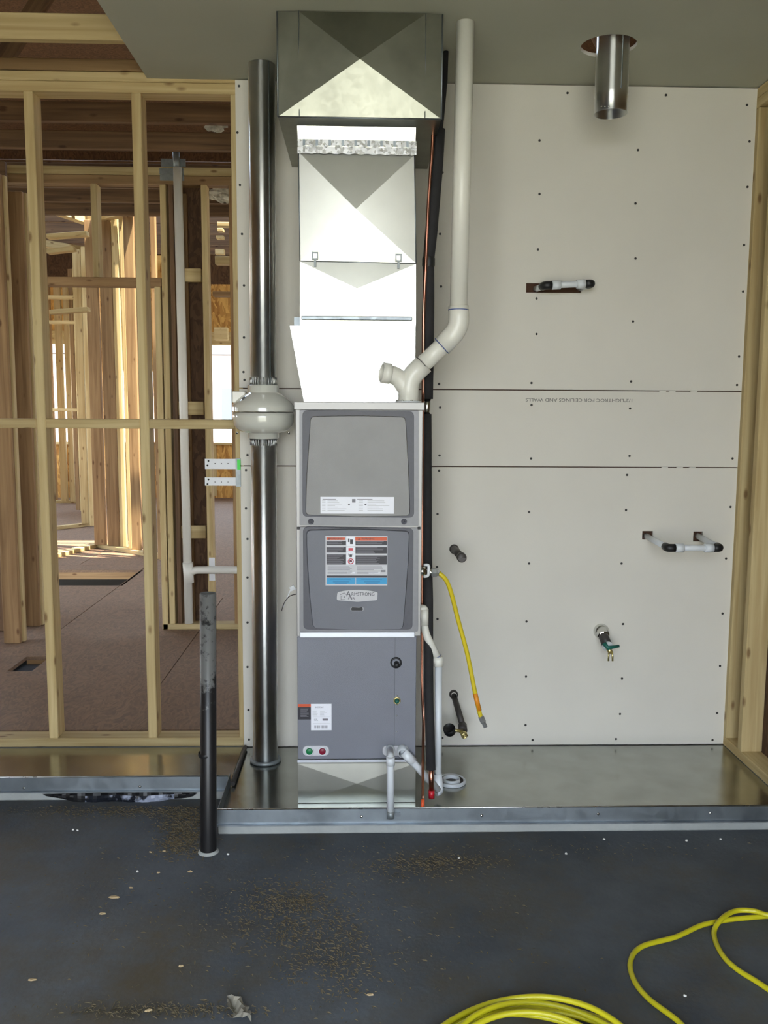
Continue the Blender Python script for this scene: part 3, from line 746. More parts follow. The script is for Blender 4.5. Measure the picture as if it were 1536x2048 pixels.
for k in range(7):
    y = 1132+k*2.4
    L.r(655, y, 655+random.uniform(30, 52), y+.7, 7, 3); L.r(714, y, 714+random.uniform(30, 52), y+.7, 7, 3)
L.r(694, 1144, 710, 1147, 0, 3).r(737, 1145, 760, 1147, 0, 3).r(762, 1140, 771, 1144, 7, 4)
L.r(653, 1151, 774, 1155, 2, 2); L.r(653, 1155.5, 711, 1168, 4, 2).r(712, 1155.5, 774, 1168, 4, 2)
for x0 in (660, 722):
    L.r(x0, 1158, x0+42, 1159, 5, 3); L.r(x0+6, 1163, x0+38, 1164.2, 5, 3); L.r(x0+10, 1166, x0+34, 1167, 5, 3)
L.t('WARNING', 672, 1077.7, 4.0, 2); L.t('WARNING', 736, 1077.7, 4.0, 2)
for px in (658, 718):
    a, b, c_ = U(px-2, 1079.5, yp), U(px+2, 1079.5, yp), U(px, 1075.5, yp); L.m.quad([(v.x, yp-.0018, v.z) for v in (a, b, c_)], 2)
L.build('warning_label', lo_, 'orange, black, white and blue safety label')
# badge
bo = rpoly([P2(673, 1200, yp), P2(715, 1204, yp), P2(755, 1200, yp), P2(756, 1184, yp), P2(735, 1180, yp), P2(715, 1179, yp), P2(694, 1180, yp), P2(674, 1184, yp)], .006)
m = MB().prism(bo, yp+.001, yp-.003, 0, .001)
yt = yp-.0034; up3 = (0, 0, 1); ax3 = (1, 0, 0)
def tb(t, px, py, hpx, wpx=None, mi=1):
    c = U(px, py, yt); n0 = len(m.v); m.text(t, (c.x, yt, c.z), hpx*mpp(yt)*1.4, ax3, up3, mi)
    vs = m.v[n0:]
    if wpx:
        a = min(v.x for v in vs); b = max(v.x for v in vs); k = wpx*mpp(yt)/(b-a); mm = (a+b)/2
        for v in vs: v.x = c.x+(v.x-mm)*k
tb('A', 697, 1188, 11, 9); tb('RMSTRONG', 726, 1188.5, 6.8, 46); tb('A', 699.5, 1195, 8.5, 7); tb('IR', 706.5, 1197, 5, 7)
def ln(a, b, wd=.0006):
    p, q = U(a[0], a[1], yt), U(b[0], b[1], yt); t = (q-p)/2; n_ = Vector((-t.z, 0, t.x)).normalized()*wd
    m.obox((p+q)/2, t, (0, .0002, 0), n_, 1)
for a, b in (((680, 1190), (688, 1185.5)), ((688, 1185.5), (694, 1190)), ((682, 1192), (682, 1199)), ((682, 1199), (690, 1199)), ((687, 1194), (690, 1194)), ((688.5, 1192), (688.5, 1196)), ((682, 1192), (685, 1192))): ln(a, b)
m.build('name_badge', ['badge', 'label_black'], lo_, label='silver lens-shaped name badge')
# vent hole in the pad
m = MB().prism(rpoly([P2(701, 1222, yp), P2(727, 1222, yp), P2(727, 1214, yp), P2(701, 1214, yp)], .006), yp+.001, yp-.0015, 0, 0)
m.prism(rpoly([P2(702, 1221, yp), P2(726, 1221, yp), P2(725, 1213, yp), P2(719, 1215, yp), P2(703, 1214, yp)], .005), yp-.0012, yp-.0022, 1, 0)
m.build('sight_hole', ['badge', 'black'], lo_)

# ================================================================== COIL CABINET
YC = -.563
cx0_, cx1_ = X(595, 1400, YC), X(832, 1400, YC); cz0, cz1 = Z(1518, 715, YC), fbot-.001
cc = empty('coil_cabinet', ((cx0_+cx1_)/2, YC/2, cz0), 'plain grey coil cabinet between furnace and base duct', 'cabinet')
MB().box((cx0_, YC, cz0), (cx1_, -.03, cz1)).build('casing', 'coil_grey', cc, bevel=.002)
MB().box((X(595, 1518, YC), YC-.006, Z(1523, 715, YC)), (X(832, 1518, YC), YC, Z(1518.5, 715, YC))).build('bottom_flange', 'kick', cc)
m = MB().box((X(790, 1300, YC)-.0006, YC-.0008, cz0+.03), (X(790, 1300, YC)+.0006, YC, cz1-.002)); m.build('panel_seam', 'cab_dark', cc)
q = U(792, 1325, YC); MB().lathe((q.x, YC, q.z), (0, -1, 0), [(.021, 0), (.021, .004), (.017, .007), (.0145, .004), (.0145, .0)], 24).lathe((q.x+.002, YC, q.z-.003), (0, -1, 0), [(.0095, 0), (.0095, .03), (.008, .033), (0, .033)], 16).build('suction_port', 'black', cc)
q = U(794, 1401, YC); MB().lathe((q.x, YC, q.z), (0, -1, 0), [(.0135, 0), (.0135, .004), (.011, .005), (.008, .003), (.008, .0)], 20, 0).lathe((q.x, YC, q.z-.001), (0, -1, 0), [(.0075, 0), (.0075, .012), (0, .013)], 14, 1).build('liquid_port', ['brass', 'green_paint'], cc)
for py in (1391, 1410, 1431, 1463):
    q = U(793 if py > 1420 else 794, py, YC); MB().lathe((q.x, YC, q.z), (0, -1, 0), [(.0028, 0), (.0025, .002), (0, .0025)], 8).build('screw', 'chrome', cc)
ye = YC-.0003
L = Plate(ye); L.r(596, 1409, 622, 1439, 2).r(596, 1408, 622, 1414, 3, 2)
for k in range(8): L.r(601, 1417+k*2.2, 601+random.uniform(12, 17), 1418+k*2.2, 7, 2)
L.build('hazard_label', cc, 'orange and black label')
L = Plate(ye-.0008); L.r(622, 1407.5, 663, 1460.5, 0)
L.t('BCE7E36C', 639, 1414.5, 3.6, 7, 2, 17)
for k in range(5): L.r(625, 1422+k*2.4, 625+random.uniform(7, 11), 1422.9+k*2.4, 1, 2); L.r(640, 1422+k*2.4, 640+random.uniform(8, 15), 1422.9+k*2.4, 1, 2)
L.r(626, 1433.5, 660, 1434, 1, 2); L.r(645, 1437, 656, 1441, 7, 2); L.r(626, 1446, 660, 1446.6, 1, 2)
L.t('UL', 632, 1439.5, 5, 7, 2)
x = 629.0
while x < 655: L.r(x, 1450.5, x+random.uniform(.5, 1.2), 1456.5, 7, 2); x += random.uniform(1.3, 2.2)
L.build('rating_label', cc, 'white rating label with barcode')
# drain port plates
def portplate(px, w_, name):
    q = U(px, 1501, YC); MB().prism(rrect(q.x-w_/2, q.z-.019, q.x+w_/2, q.z+.019, .015), YC+.001, YC-.004, 0, .002).build(name, 'label_grey', cc); return q
portplate(632, .098, 'port_plate')
for px, mt in ((619, 'green_cap'), (645, 'maroon_cap')):
    q = U(px, 1501, YC); MB().lathe((q.x, YC-.003, q.z), (0, -1, 0), [(.0165, 0), (.0165, .006), (.0125, .006), (.0125, .002)], 24, 0).lathe((q.x, YC-.003, q.z), (0, -1, 0), [(.0122, 0), (.0122, .008), (.0105, .0095), (0, .0095)], 24, 1).build('drain_plug', ['pvc_cool', mt], cc, label=('green' if px == 619 else 'dark red')+' plug in a white socket')
portplate(791, .098, 'port_plate')

# ================================================================== DUCTWORK
def cross_panel(m, c4, ctr, mi=0):
    for i in range(4): m.quad([c4[i], c4[(i+1) % 4], ctr], mi)
def hem(m, p, q, r=.002, mi=0): m.tube([p, q], r, 6, mi)
# base duct
YBd = YC+.004
bt = Z(1521, 715, YBd)
bd = empty('base_duct', ((cx0_+cx1_)/2, YC/2, 0), 'low galvanized duct box under the coil cabinet with creased front', 'duct')
bx0, bx1 = X(596, 1560, YBd), X(831, 1560, YBd)
m = MB(); m.box((bx0, YBd+.006, 0.001), (bx1, -.05, bt)); m.build('shell', 'galv_duct', bd)
m = MB(); zz = .002
cross_panel(m, [(bx0, YBd, bt-.012), (bx0, YBd, zz), (bx1, YBd, zz), (bx1, YBd, bt-.012)], ((bx0+bx1)/2, YBd-.005, (bt-.012+zz)/2)); m.box((bx0, YBd, bt-.012), (bx1, YBd+.004, bt-.002)); m.build('creased_front', 'galv_duct', bd, fix=False)

# return plenum above furnace
YT = -.62
YP = -.485
Y_M, Y_U, Y_N = -.497, -.512, -.535
rp_ = empty('return_duct', ((fx0+fx1)/2, YP/2, ftop), 'shiny galvanized duct rising from the furnace top to the trunk', 'duct')
def Q(px, py, Y=YP): return U(px, py, Y)
def side_wall(m, a, b, yb_=-.06):
    a, b = Vector(a), Vector(b); m.quad([a, b, (b.x, yb_, b.z), (a.x, yb_, a.z)])
# lower flared box
TB = 2.0
m = MB(); a, b, c_, d = Q(580, 652), Q(608, 798), Q(829, 799), Q(831, 648)
a.y += -.008; d.y += -.008
zb_ = ftop+.003; b.z = c_.z = zb_
m.quad([a, b, c_, d]); side_wall(m, a, b); side_wall(m, d, c_); side_wall(m, a, d); 
m.build('flared_box', 'galv', rp_, fix=False)
m = MB().box((Q(583, 650).x, -.36, Q(583, 652).z), (Q(600, 650).x, -.30, Q(583, 627).z)); m.build('side_flange', 'galv_lip', rp_)
m = MB(); a, d = Q(603, 640), Q(824, 640); m.box((a.x, YP-.014, a.z), (d.x, YP-.002, a.z+.013)); m.build('drive_cleat', 'galv_lip', rp_, bevel=.002)
# middle section
m = MB(); tl, bl, br, tr = Q(600, 523, Y_M), Q(600, 652), Q(832, 649), Q(832, 528, Y_M)
ctr = Q(714, 577, YP-.020)
cross_panel(m, [tl, bl, br, tr], ctr); side_wall(m, tl, bl); side_wall(m, tr, br); m.build('middle_section', 'galv_duct', rp_, fix=False)
# upper section
m = MB(); tl, bl, br, tr = Q(597, 304, Y_U), Q(600, 522, Y_M), Q(832, 527, Y_M), Q(829, 310, Y_U)
ctr = Q(712, 418, Y_M-.032)
cross_panel(m, [tl, bl, br, tr], ctr); side_wall(m, tl, bl); side_wall(m, tr, br); m.build('upper_section', 'galv_duct', rp_, fix=False)
m = MB(); m.tube([bl+Vector((0, -.001, 0)), br+Vector((0, -.001, 0))], .0018, 6); m.tube([tl, bl], .0022, 6); m.tube([tr, br], .0022, 6); m.build('seam_hem', 'galv_lip', rp_)
# neck + tape
m = MB(); tl, bl, br, tr = Q(594, 232, Y_N), Q(597, 306, Y_U+.004), Q(830, 312, Y_U+.004), Q(832, 236, Y_N)
tl.z = tr.z = U(718, 236, YT).z-.001
m.quad([tl, bl, br, tr]); side_wall(m, tl, bl); side_wall(m, tr, br); m.build('neck', 'galv', rp_, fix=False)
m = MB(); n = 46
for band, (ya, yb2) in enumerate(((278, 291), (292, 306))):
    for i in range(n):
        def tp(k, t):
            px = 595+(833-595)*k/n; py = ya+4.5*k/n+(yb2-ya)*t; r_ = math.sin(k*1.7+band*2)*.0004+math.sin(k*.6)*.0004
            return Q(px, py+(1.1*math.sin(k*1.3+band) if t > .5 else 0), (Y_U-.008 if band else Y_U-.012)+r_)
        m.quad([tp(i, 0), tp(i, 1), tp(i+1, 1), tp(i+1, 0)], (1 if (i % 5 == 2) and band == 0 else 0), False)
m.build('foil_tape', ['foil', 'galv_lip'], rp_, fix=False, label='crinkled foil tape around the neck')
for px, py in ((630, 516), (797, 520)):
    q = Q(px, py, Y_M-.006); w7 = .011
    m = MB(); m.box((q.x-w7, q.y-.006, q.z-.006), (q.x-w7+.004, q.y+.004, q.z+.020)); m.box((q.x+w7-.004, q.y-.006, q.z-.006), (q.x+w7, q.y+.004, q.z+.020)); m.box((q.x-w7, q.y-.004, q.z-.006), (q.x+w7, q.y+.004, q.z-.001)); m.box((q.x-w7, q.y-.008, q.z+.016), (q.x+w7, q.y+.004, q.z+.02)); m.box((q.x-.004, q.y-.003, q.z-.03), (q.x+.004, q.y+.004, q.z-.005))
    m.build('latch_clip', 'nail_plate', rp_)
# big trunk
tk = empty('duct_trunk', (U(718, 235, YT).x, YT/2, U(718, 235, YT).z), 'wide galvanized trunk duct box with creased face reaching the ceiling', 'duct')
z0t = U(718, 236, YT).z; tx0, tx1 = (U(557, 232, YT).x+U(553, 30, YT).x)/2, (U(882, 235, YT).x+U(886, 30, YT).x)/2
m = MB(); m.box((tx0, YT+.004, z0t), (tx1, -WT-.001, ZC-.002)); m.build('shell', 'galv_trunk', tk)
m = MB(); za = ZC-.004
rl, rr_ = U(598, 120, YT).x, U(851, 120, YT).x
A, B, C_, D_ = Vector((rl, YT-.004, za)), Vector((tx0, YT, z0t)), Vector((tx1, YT, z0t)), Vector((rr_, YT-.004, za)); ct = U(720, 118, YT-.032)
cross_panel(m, [A, B, C_, D_], ct); m.quad([(tx0, YT+.003, za), B, A]); m.quad([D_, C_, (tx1, YT+.003, za)])
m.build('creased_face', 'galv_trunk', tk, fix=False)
m = MB()
for x_ in (rl, rr_):
    k_ = .004
    m.tube([Vector((x_, YT-.0055, za)), Vector((x_, YT-.003-.0, z0t+.002))], .0016, 6)
m.tube([(tx0, YT+.001, z0t), (tx0, YT+.001, za)], .003, 6); m.tube([(tx1, YT+.001, z0t), (tx1, YT+.001, za)], .003, 6); m.tube([B, C_], .003, 6)
m.build('standing_seam', 'galv_lip', tk)

# ================================================================== VENT PIPE + FAN
YV = -.2
sV = mpp(YV)
vt = U(521, 128, YV); vm = U(526, 823, YV); vb = G(531, 1522, 0.0)
xv = (vt.x+vm.x+vb.x)/3
YV = vb.y
vx = lambda py: U(vt.x, py, YV)
def zV(py): return U(525, py, YV).z
vp = empty('vent_pipe', (vb.x, YV, 0), 'tall round galvanized vent pipe beside the furnace from pan to ceiling', 'pipe')
px_b, px_t = vb.x, vt.x
def axp(z): t = z/2.743; return Vector((px_b*(1-t)+px_t*t, YV, z))
RV = 25.5*mpp(YV)
zf1, zf0 = zV(770), zV(877)
MB().tube([axp(zf1-.01), axp(2.741)], RV, 40).build('upper_pipe', 'galv_pipe', vp)
MB().tube([axp(0.002), axp(zf0+.01)], RV, 40).build('lower_pipe', 'galv_pipe', vp)
m = MB(); m.tube([axp(zf1-.01)+Vector((RV*.62, -RV*.79, 0)), axp(2.741)+Vector((RV*.62, -RV*.79, 0))], .0022, 6); m.build('lock_seam', 'galv_lip', vp)
m = MB().lathe(axp(0.001), (0, 0, 1), [(RV+.002, 0), (RV+.012, .002), (RV+.013, .009), (RV+.009, .014), (RV+.001, .014)], 40); m.build('base_ring', 'nail_plate', vp)
m = MB()
for k in range(30):
    a = 2*PI*k/30; d_ = Vector((math.cos(a), math.sin(a), 0))*(RV+.0005)
    m.tube([axp(zf1)+d_*1.01, axp(zf1+.028)+d_], .0022, 5); m.tube([axp(zf0)+d_*1.01, axp(zf0-.026)+d_], .0022, 5)
m.build('crimped_end', 'galv_pipe', vp)['kind'] = 'stuff'
fc = axp(zV(823)); fn = empty('inline_fan', (fc.x, YV, zf0), 'cream round inline fan housing clamped midway on the vent pipe', 'fan')
k_ = mpp(YV)
pr_ = [(29, 877), (30.5, 876), (31, 866.5), (36, 865.5), (46, 862), (54, 856.5), (58.5, 849), (60, 842), (60.5, 834), (60.5, 825.2), (58, 825)]
m = MB().lathe((fc.x, YV, 0), (0, 0, 1), [(r*k_, zV(y)) for r, y in pr_], 56); m.build('lower_shell', 'fan_plastic', fn)
pr_ = [(61.5, 823), (61.5, 815), (60, 810), (54, 802), (44, 793), (36, 787.5), (31.5, 785.5), (31, 784), (31, 772), (29, 770), (25.5, 770)]
ush = MB().lathe((fc.x, YV, 0), (0, 0, 1), [(r*k_, zV(y)) for r, y in pr_], 56).build('upper_shell', 'fan_plastic', fn)
q = U(480, 793, YV); MB().box((U(466, 790, YV).x, YV-.03, zV(806)), (U(492, 790, YV).x, YV+.04, zV(783))).build('junction_box', 'pvc', fn, bevel=.004)
for a in (2.75, .42): MB().lathe((fc.x+math.cos(a)*.058*1.9, YV-math.sin(a)*.055, zV(864)), (0, 0, -1), [(.005, 0), (.005, .008), (0, .009)], 8).build('housing_screw', 'chrome', fn)
q = U(487, 796, YV-.09); MB().obox(q, (.006, 0, .004), (0, .003, 0), (-.002, 0, .003)).build('slot', 'black', fn)

# ================================================================== PVC EXHAUST
pe = empty('pvc_exhaust', U(820, 798, -.5), 'thick white plastic exhaust pipe bending from the furnace top up to the ceiling', 'pipe')
rP = .0305
ptop = G(931, 45, ZC-.001); YE = -.528
p0 = U(817, 797, YE); p0.z = ftop+.001; p1 = U(817, 755, YE); p2 = U(838, 736, YE); p3 = U(900, 673, YE-.02); p4 = U(917, 640, YE-.03); p5 = U(917, 618, YE-.03)
e1 = U(916, 655, YE-.03); b1 = U(815, 765, YE)
MB().tube([p5, ptop], rP, 28).build('straight_pipe', 'pvc', pe)
MB().tube(fillet([U(917, 612, YE-.03), U(919, 655, YE-.03), U(884, 693, YE-.02)], .07, 10), rP*1.17, 28).build('upper_elbow', 'pvc', pe)
MB().tube([U(900, 677, YE-.02), U(836, 738, YE)], rP, 28).build('diagonal_pipe', 'pvc', pe)
MB().tube(fillet([U(848, 728, YE), U(817, 758, YE), p0+Vector((0, 0, .004))], .07, 10), rP*1.18, 28).build('lower_elbow', 'pvc', pe)
m = MB(); a = U(815, 782, YE); m.tube(fillet([a, U(797, 752, YE), U(764, 745, YE-.02)], .05, 8), rP*1.03, 24, caps=False)
e0 = U(782, 748, YE-.015); e1_ = U(764, 745, YE-.02); dd = (e1_-e0).normalized()
m.lathe(e0, dd, [(rP*1.0, 0), (rP*1.17, .003), (rP*1.17, (e1_-e0).length), (rP*.98, (e1_-e0).length), (rP*.95, .0)], 28); m.build('side_branch', 'pvc', pe)
for pt, dr in ((U(917, 620, YE-.03), (0, 0, 1)), (U(884, 692, YE-.02), (U(900, 677, YE-.02)-U(836, 738, YE))), ):
    MB().lathe(pt, dr, [(rP*1.19, -.0015), (rP*1.2, 0), (rP*1.19, .0015)], 24).build('primer_line', 'blue_glue', pe)
m = MB().lathe(U(846, 729, YE), (U(900, 677, YE)-U(836, 738, YE)), [(rP*1.19, -.0012), (rP*1.2, 0), (rP*1.19, .0012)], 24); m.build('joint_line', 'black', pe)
m = MB().lathe((p0.x, YE, ftop+.0035), (0, 0, 1), [(.046, 0), (.046, .004), (.04, .006), (.036, .006)], 24)
m.build('base_flange', 'pvc_cool', pe)
m = MB()
for k in range(8):
    a = 2*PI*k/8+.2; m.lathe((p0.x+.0405*math.cos(a), YE+.0405*math.sin(a), ftop+.008), (0, 0, 1), [(.004, 0), (.004, .004), (0, .004)], 8)
m.build('flange_screws', 'chrome', pe)['kind'] = 'stuff'

# ================================================================== REFRIGERANT LINES
YS = -.42
sl = empty('suction_line', U(862, 1590, YS), 'black foam insulated suction line beside the furnace with red capped end', 'pipe')
k_ = mpp(YS)
pts = [(880, 258, 10), (874, 330, 12), (868, 400, 12), (862, 470, 12), (857, 522, 11), (857, 600, 11.5), (856, 700, 11.5), (855, 798, 11)]
MB().tube([U(x, y, YS) for x, y, r in pts], [r*k_ for x, y, r in pts], 20).build('foam_sleeve', 'foam', sl)
pts = [(853, 828, 10), (853, 900, 10.5), (853, 1000, 11), (853, 1100, 11), (856, 1200, 10.5), (857, 1280, 9.5), (858, 1400, 9.5), (862, 1540, 9.5)]
MB().tube([U(x, y, YS-.18*max(0, (y-1180)/360)) for x, y, r in pts], [r*k_*(.96 if y > 1300 else 1) for x, y, r in pts], 20).build('foam_sleeve', 'foam', sl)
MB().tube([U(893, 72, -.3), U(890, 160, -.33), U(883, 235, -.38), U(880, 262, YS)], .0095, 14).build('bare_top', 'foam', sl)
MB().tube([U(855, 795, YS), U(853, 832, YS)], .0125, 14).build('union', 'chrome', sl)
m = MB().lathe(U(857, 524, YS), (0, 0, 1), [(11.5*k_, -.018), (12.6*k_, -.012), (12.6*k_, .012), (11.5*k_, .018)], 18); m.build('tape_wrap', 'black', sl)
MB().tube([U(862, 1532, YS-.18), U(863, 1582, YS-.19)], .0095, 14).build('copper_end', 'copper', sl)
MB().tube([U(863, 1580, YS-.19), U(863, 1596, YS-.19)], .0112, 14).build('end_cap', 'red_cap', sl)
YQ = -.452
ll = empty('liquid_line', G(846, 1607, .0), 'thin bare copper tube running beside the black insulated line', 'pipe')
MB().tube(spline([U(866, 250, -.452), U(864, 300, -.452), U(857, 400, YQ), U(852, 520, YQ), U(847, 640, YQ), U(846, 800, YQ)], 6), .0058, 10).build('upper_tube', 'copper', ll)
MB().tube(spline([U(846, 800, YQ), U(844, 1000, YQ), U(844, 1275, YQ), U(844, 1370, YQ-.01), U(847, 1440, YQ-.03), U(846, 1520, YQ-.15), U(846, 1600, -.69)], 6), .0056, 10).build('lower_tube', 'copper', ll)
MB().tube([U(846, 1598, -.69), U(845, 1618, -.70)], [.0062, .0075], 10).build('end_plug', 'orange_cap', ll)

# ================================================================== DRAINS
YDn = -.48
r1 = .0135
dp = empty('condensate_drain', G(880, 1590, 0), 'white plastic drain pipe stepping down along the furnace right side', 'pipe')
MB().tube(fillet([Vector((fx1-.01, YDn, U(849, 1222, YDn).z)), U(849, 1214, YDn), U(849, 1262, YDn), U(877, 1320, YDn)], .03, 8), r1*1.05, 18).build('upper_run', 'pvc', dp)
MB().tube([U(848, 1218, YDn), U(848, 1250, YDn)], r1*1.25, 18).build('elbow', 'pvc', dp)
MB().tube([U(876, 1313, YDn), U(877, 1332, YDn)], r1*1.35, 18).build('coupling', 'pvc', dp)
MB().lathe(U(874.5, 1312, YDn), (U(877, 1320, YDn)-U(849, 1262, YDn)), [(r1*1.2, 0), (r1*1.28, .001), (r1*1.2, .002)], 18).build('primer_line', 'blue_glue', dp)
MB().tube([U(877, 1328, YDn), U(876, 1560, YDn-.05)], r1, 18).build('down_pipe', 'pvc_cool', dp)
MB().tube(fillet([U(875, 1548, YDn-.05), U(878, 1582, YDn-.06), U(872, 1584, YDn-.065)], .012, 5), r1*1.25, 18).build('bottom_elbow', 'pvc_cool', dp)
dp2 = empty('coil_drain', G(850, 1590, 0), 'white plastic diagonal drain pipe from coil cabinet to the bottom elbow', 'pipe')
q0 = U(804, 1498, YC-.0); MB().tube(fillet([Vector((q0.x, YC-.002, q0.z)), U(808, 1505, YC-.035), U(822, 1520, YC-.035), U(876, 1580, YDn-.07)], .025, 6), r1*1.0, 18).build('diagonal_run', 'pvc_cool', dp2)
MB().tube([U(806, 1503, YC-.034), U(826, 1524, YC-.034)], r1*1.25, 18).build('elbow', 'pvc_cool', dp2)
MB().lathe((q0.x, YC-.004, q0.z), (0, -1, 0), [(.018, 0), (.018, .035), (r1, .037)], 20).build('socket', 'pvc_cool', dp2)
dp3 = empty('overflow_drain', U(781, 1630, YR-.03), 'short white drain pipe hanging straight over the pan lip', 'pipe')
q0 = U(780, 1498, YC); yo = YR-.032
MB().tube(fillet([Vector((q0.x, YC-.002, q0.z)), U(781, 1512, yo), U(781, 1628, yo)], .03, 8), r1*.94, 18).build('down_run', 'pvc_cool', dp3)
MB().tube([U(781, 1514, yo), U(781, 1530, yo)], r1*1.12, 18).build('elbow', 'pvc_cool', dp3)
MB().lathe((q0.x, YC-.004, q0.z), (0, -1, 0), [(.018, 0), (.018, .035), (r1*.9, .037)], 20).build('socket', 'pvc_cool', dp3)
MB().tube([U(781, 1622, yo), U(781, 1636, yo)], r1*.98, 18).build('open_end', 'nail_plate', dp3)
q = U(795, 1628, YR-.002); MB().prism(rrect(q.x-.009, q.z-.008, q.x+.011, q.z+.008, .005), YR-.002, YR-.006).build('strap', 'galv_lip', dp3)
q = G(903, 1563, .004); rf = (G(933, 1562, 0).x-G(877, 1562, 0).x)/2
m = MB().lathe((q.x, q.y, .001), (0, 0, 1), [(rf, 0), (rf, .010), (rf*.93, .014), (rf*.84, .010)], 40)
m.lathe((q.x, q.y, .001), (0, 0, 1), [(rf*.84, .010), (rf*.80, .004), (rf*.62, .003)], 40, 1)
m.lathe((q.x, q.y, .001), (0, 0, 1), [(rf*.62, .003), (rf*.60, .017), (rf*.52, .017), (rf*.50, .003)], 40)
m.lathe((q.x, q.y, .001), (0, 0, 1), [(rf*.50, .003), (0, .0025)], 40, 1)
m.build('drain_flange', ['pvc_cool', 'iron']); tag(bpy.data.objects['drain_flange'], 'round white plastic floor drain flange on the pan beside the furnace', 'drain')

# ================================================================== GAS VALVE + HOSE
gv = empty('gas_hose', U(852, 1142, -.4), 'bright yellow flexible gas hose hanging from the furnace gas valve', 'hose')
YG = -.485
q = U(852, 1142, YG)
m = MB(); m.tube([Vector((fx1-.005, YG, q.z)), Vector((fx1+.02, YG, q.z))], .017, 18); m.build('valve_body', 'chrome', gv)
m = MB().tube(fillet([U(848, 1130, YG-.03), U(858, 1130, YG-.04), U(857, 1152, YG-.04), U(848, 1153, YG-.03)], .012, 5), .0055, 12); m.build('valve_handle', 'bracket_white', gv)
MB().tube([U(852, 1144, YG), U(870, 1145, YG)], .0115, 14).build('nipple', 'chrome', gv)
m = MB().lathe(U(862, 1145, YG), (1, 0, 0), [(.008, 0), (.0175, .003), (.0175, .019), (.014, .022), (.014, .028), (.0085, .03)], 6, smooth=False); m.build('nut', 'steel', gv)
path = [(878, 1146, YG), (892, 1160, YG), (903, 1188, YG+.01), (915, 1235, YG+.02), (935, 1310, YG+.03), (950, 1385, YG+.03), (959, 1425, YG+.03), (963, 1437, YG+.03)]
MB().tube(spline([U(*p) for p in path], 8), .0085, 14).build('yellow_hose', 'yellow_hose', gv)
MB().tube([U(950, 1386, YG+.03), U(958.5, 1421, YG+.03)], .0092, 12).build('orange_sleeve', 'hose_orange', gv)
a, b = U(962, 1434, YG+.03), U(972, 1456, YG+.03)
MB().lathe(a, b-a, [(.008, -.005), (.0125, 0), (.0125, .02), (.009, .024), (.009, .043), (.006, .043)], 6, smooth=False).build('end_fitting', 'steel', gv)

# ================================================================== WALL STUBS
def wp_(px, py): return U(px, py, -WT)
q = wp_(908, 1098); ex = None
d_ = ray(924, 1116); t_ = (q.x-CAM.x)/d_.x; e = CAM+d_*t_
st = empty('capped_stub', q, 'short black iron pipe stub with cap on the drywall beside the yellow hose', 'pipe')
MB().tube([q+Vector((0, .02, 0)), e], .0155, 18).build('nipple', 'iron', st)
MB().lathe(e, (0, -1, 0), [(.0155, -.03), (.019, -.028), (.019, -.004), (.016, 0), (0, 0)], 18).build('cap', 'iron', st)
MB().lathe(q, (0, -1, 0), [(.020, -.005), (.020, .012), (.016, .014)], 18).build('collar', 'iron', st)
q = wp_(907, 1388); e = U(925, 1450, -.16)
st = empty('gauge_stub', q, 'black iron pipe with round pressure gauge and brass tip low on the drywall', 'pressure gauge')
MB().tube([q+Vector((0, .02, 0)), e], .0125, 16).build('pipe', 'iron', st)
MB().lathe(q, (0, -1, 0), [(.019, -.004), (.019, .012), (.013, .016)], 18).build('collar', 'iron', st)
e2 = U(926, 1462, -.19); MB().tube([e, e2], .0185, 12).build('tee', 'iron', st)
g = U(899, 1460, -.19); MB().tube([e2, g], .007, 10).build('gauge_stem', 'brass', st)
ga = Vector((-.25, -.5, .85)).normalized()
MB().lathe(g, ga, [(0, -.016), (.022, -.016), (.025, -.010), (.025, .012), (.022, .014), (.021, .010), (0, .010)], 28).build('gauge', 'black', st)
e3 = U(929, 1472, -.215); MB().lathe(e3, (0.1, -1, -.2), [(.0135, -.02), (.0135, 0), (.009, .002), (.008, -.004), (.003, -.004), (.003, .008), (0, .008)], 16).build('brass_tip', 'brass', st)
# boiler drain with green handle
q = wp_(1202, 1262)
st = empty('drain_valve', q, 'chrome drain valve with green lever handle low on the right drywall', 'valve')
MB().lathe(q, (0, -1, 0), [(.033, 0), (.033, .01), (.028, .02), (.022, .024), (.02, .055)], 24).build('escutcheon', 'chrome', st)
a = U(1205, 1268, -.06); b = U(1214, 1290, -.12); c_ = U(1221, 1305, -.15)
MB().tube([q, a, b], [.017, .021, .021], 18).build('body', 'iron', st)
MB().lathe(a, (b-a), [(.02, -.01), (.026, -.008), (.026, .012), (.02, .016)], 8, smooth=False).build('packing_nut', 'chrome', st)
MB().lathe(b, (b-a), [(.02, 0), (.022, .004), (.022, .014), (.012, .018)], 18).build('white_ring', 'pvc_cool', st)
MB().tube([U(1208, 1286, -.15), U(1216, 1296, -.16), U(1238, 1292, -.15)], [.011, .009, .006], 10).build('green_lever', 'green_paint', st)
MB().tube([b, c_], [.012, .010], 12).build('spout', 'brass', st)
for dx in (-3.5, 3.5): MB().tube([U(1221+dx, 1304, -.15), U(1221+dx*1.2, 1322, -.15)], .0038, 8).build('prong', 'brass', st)
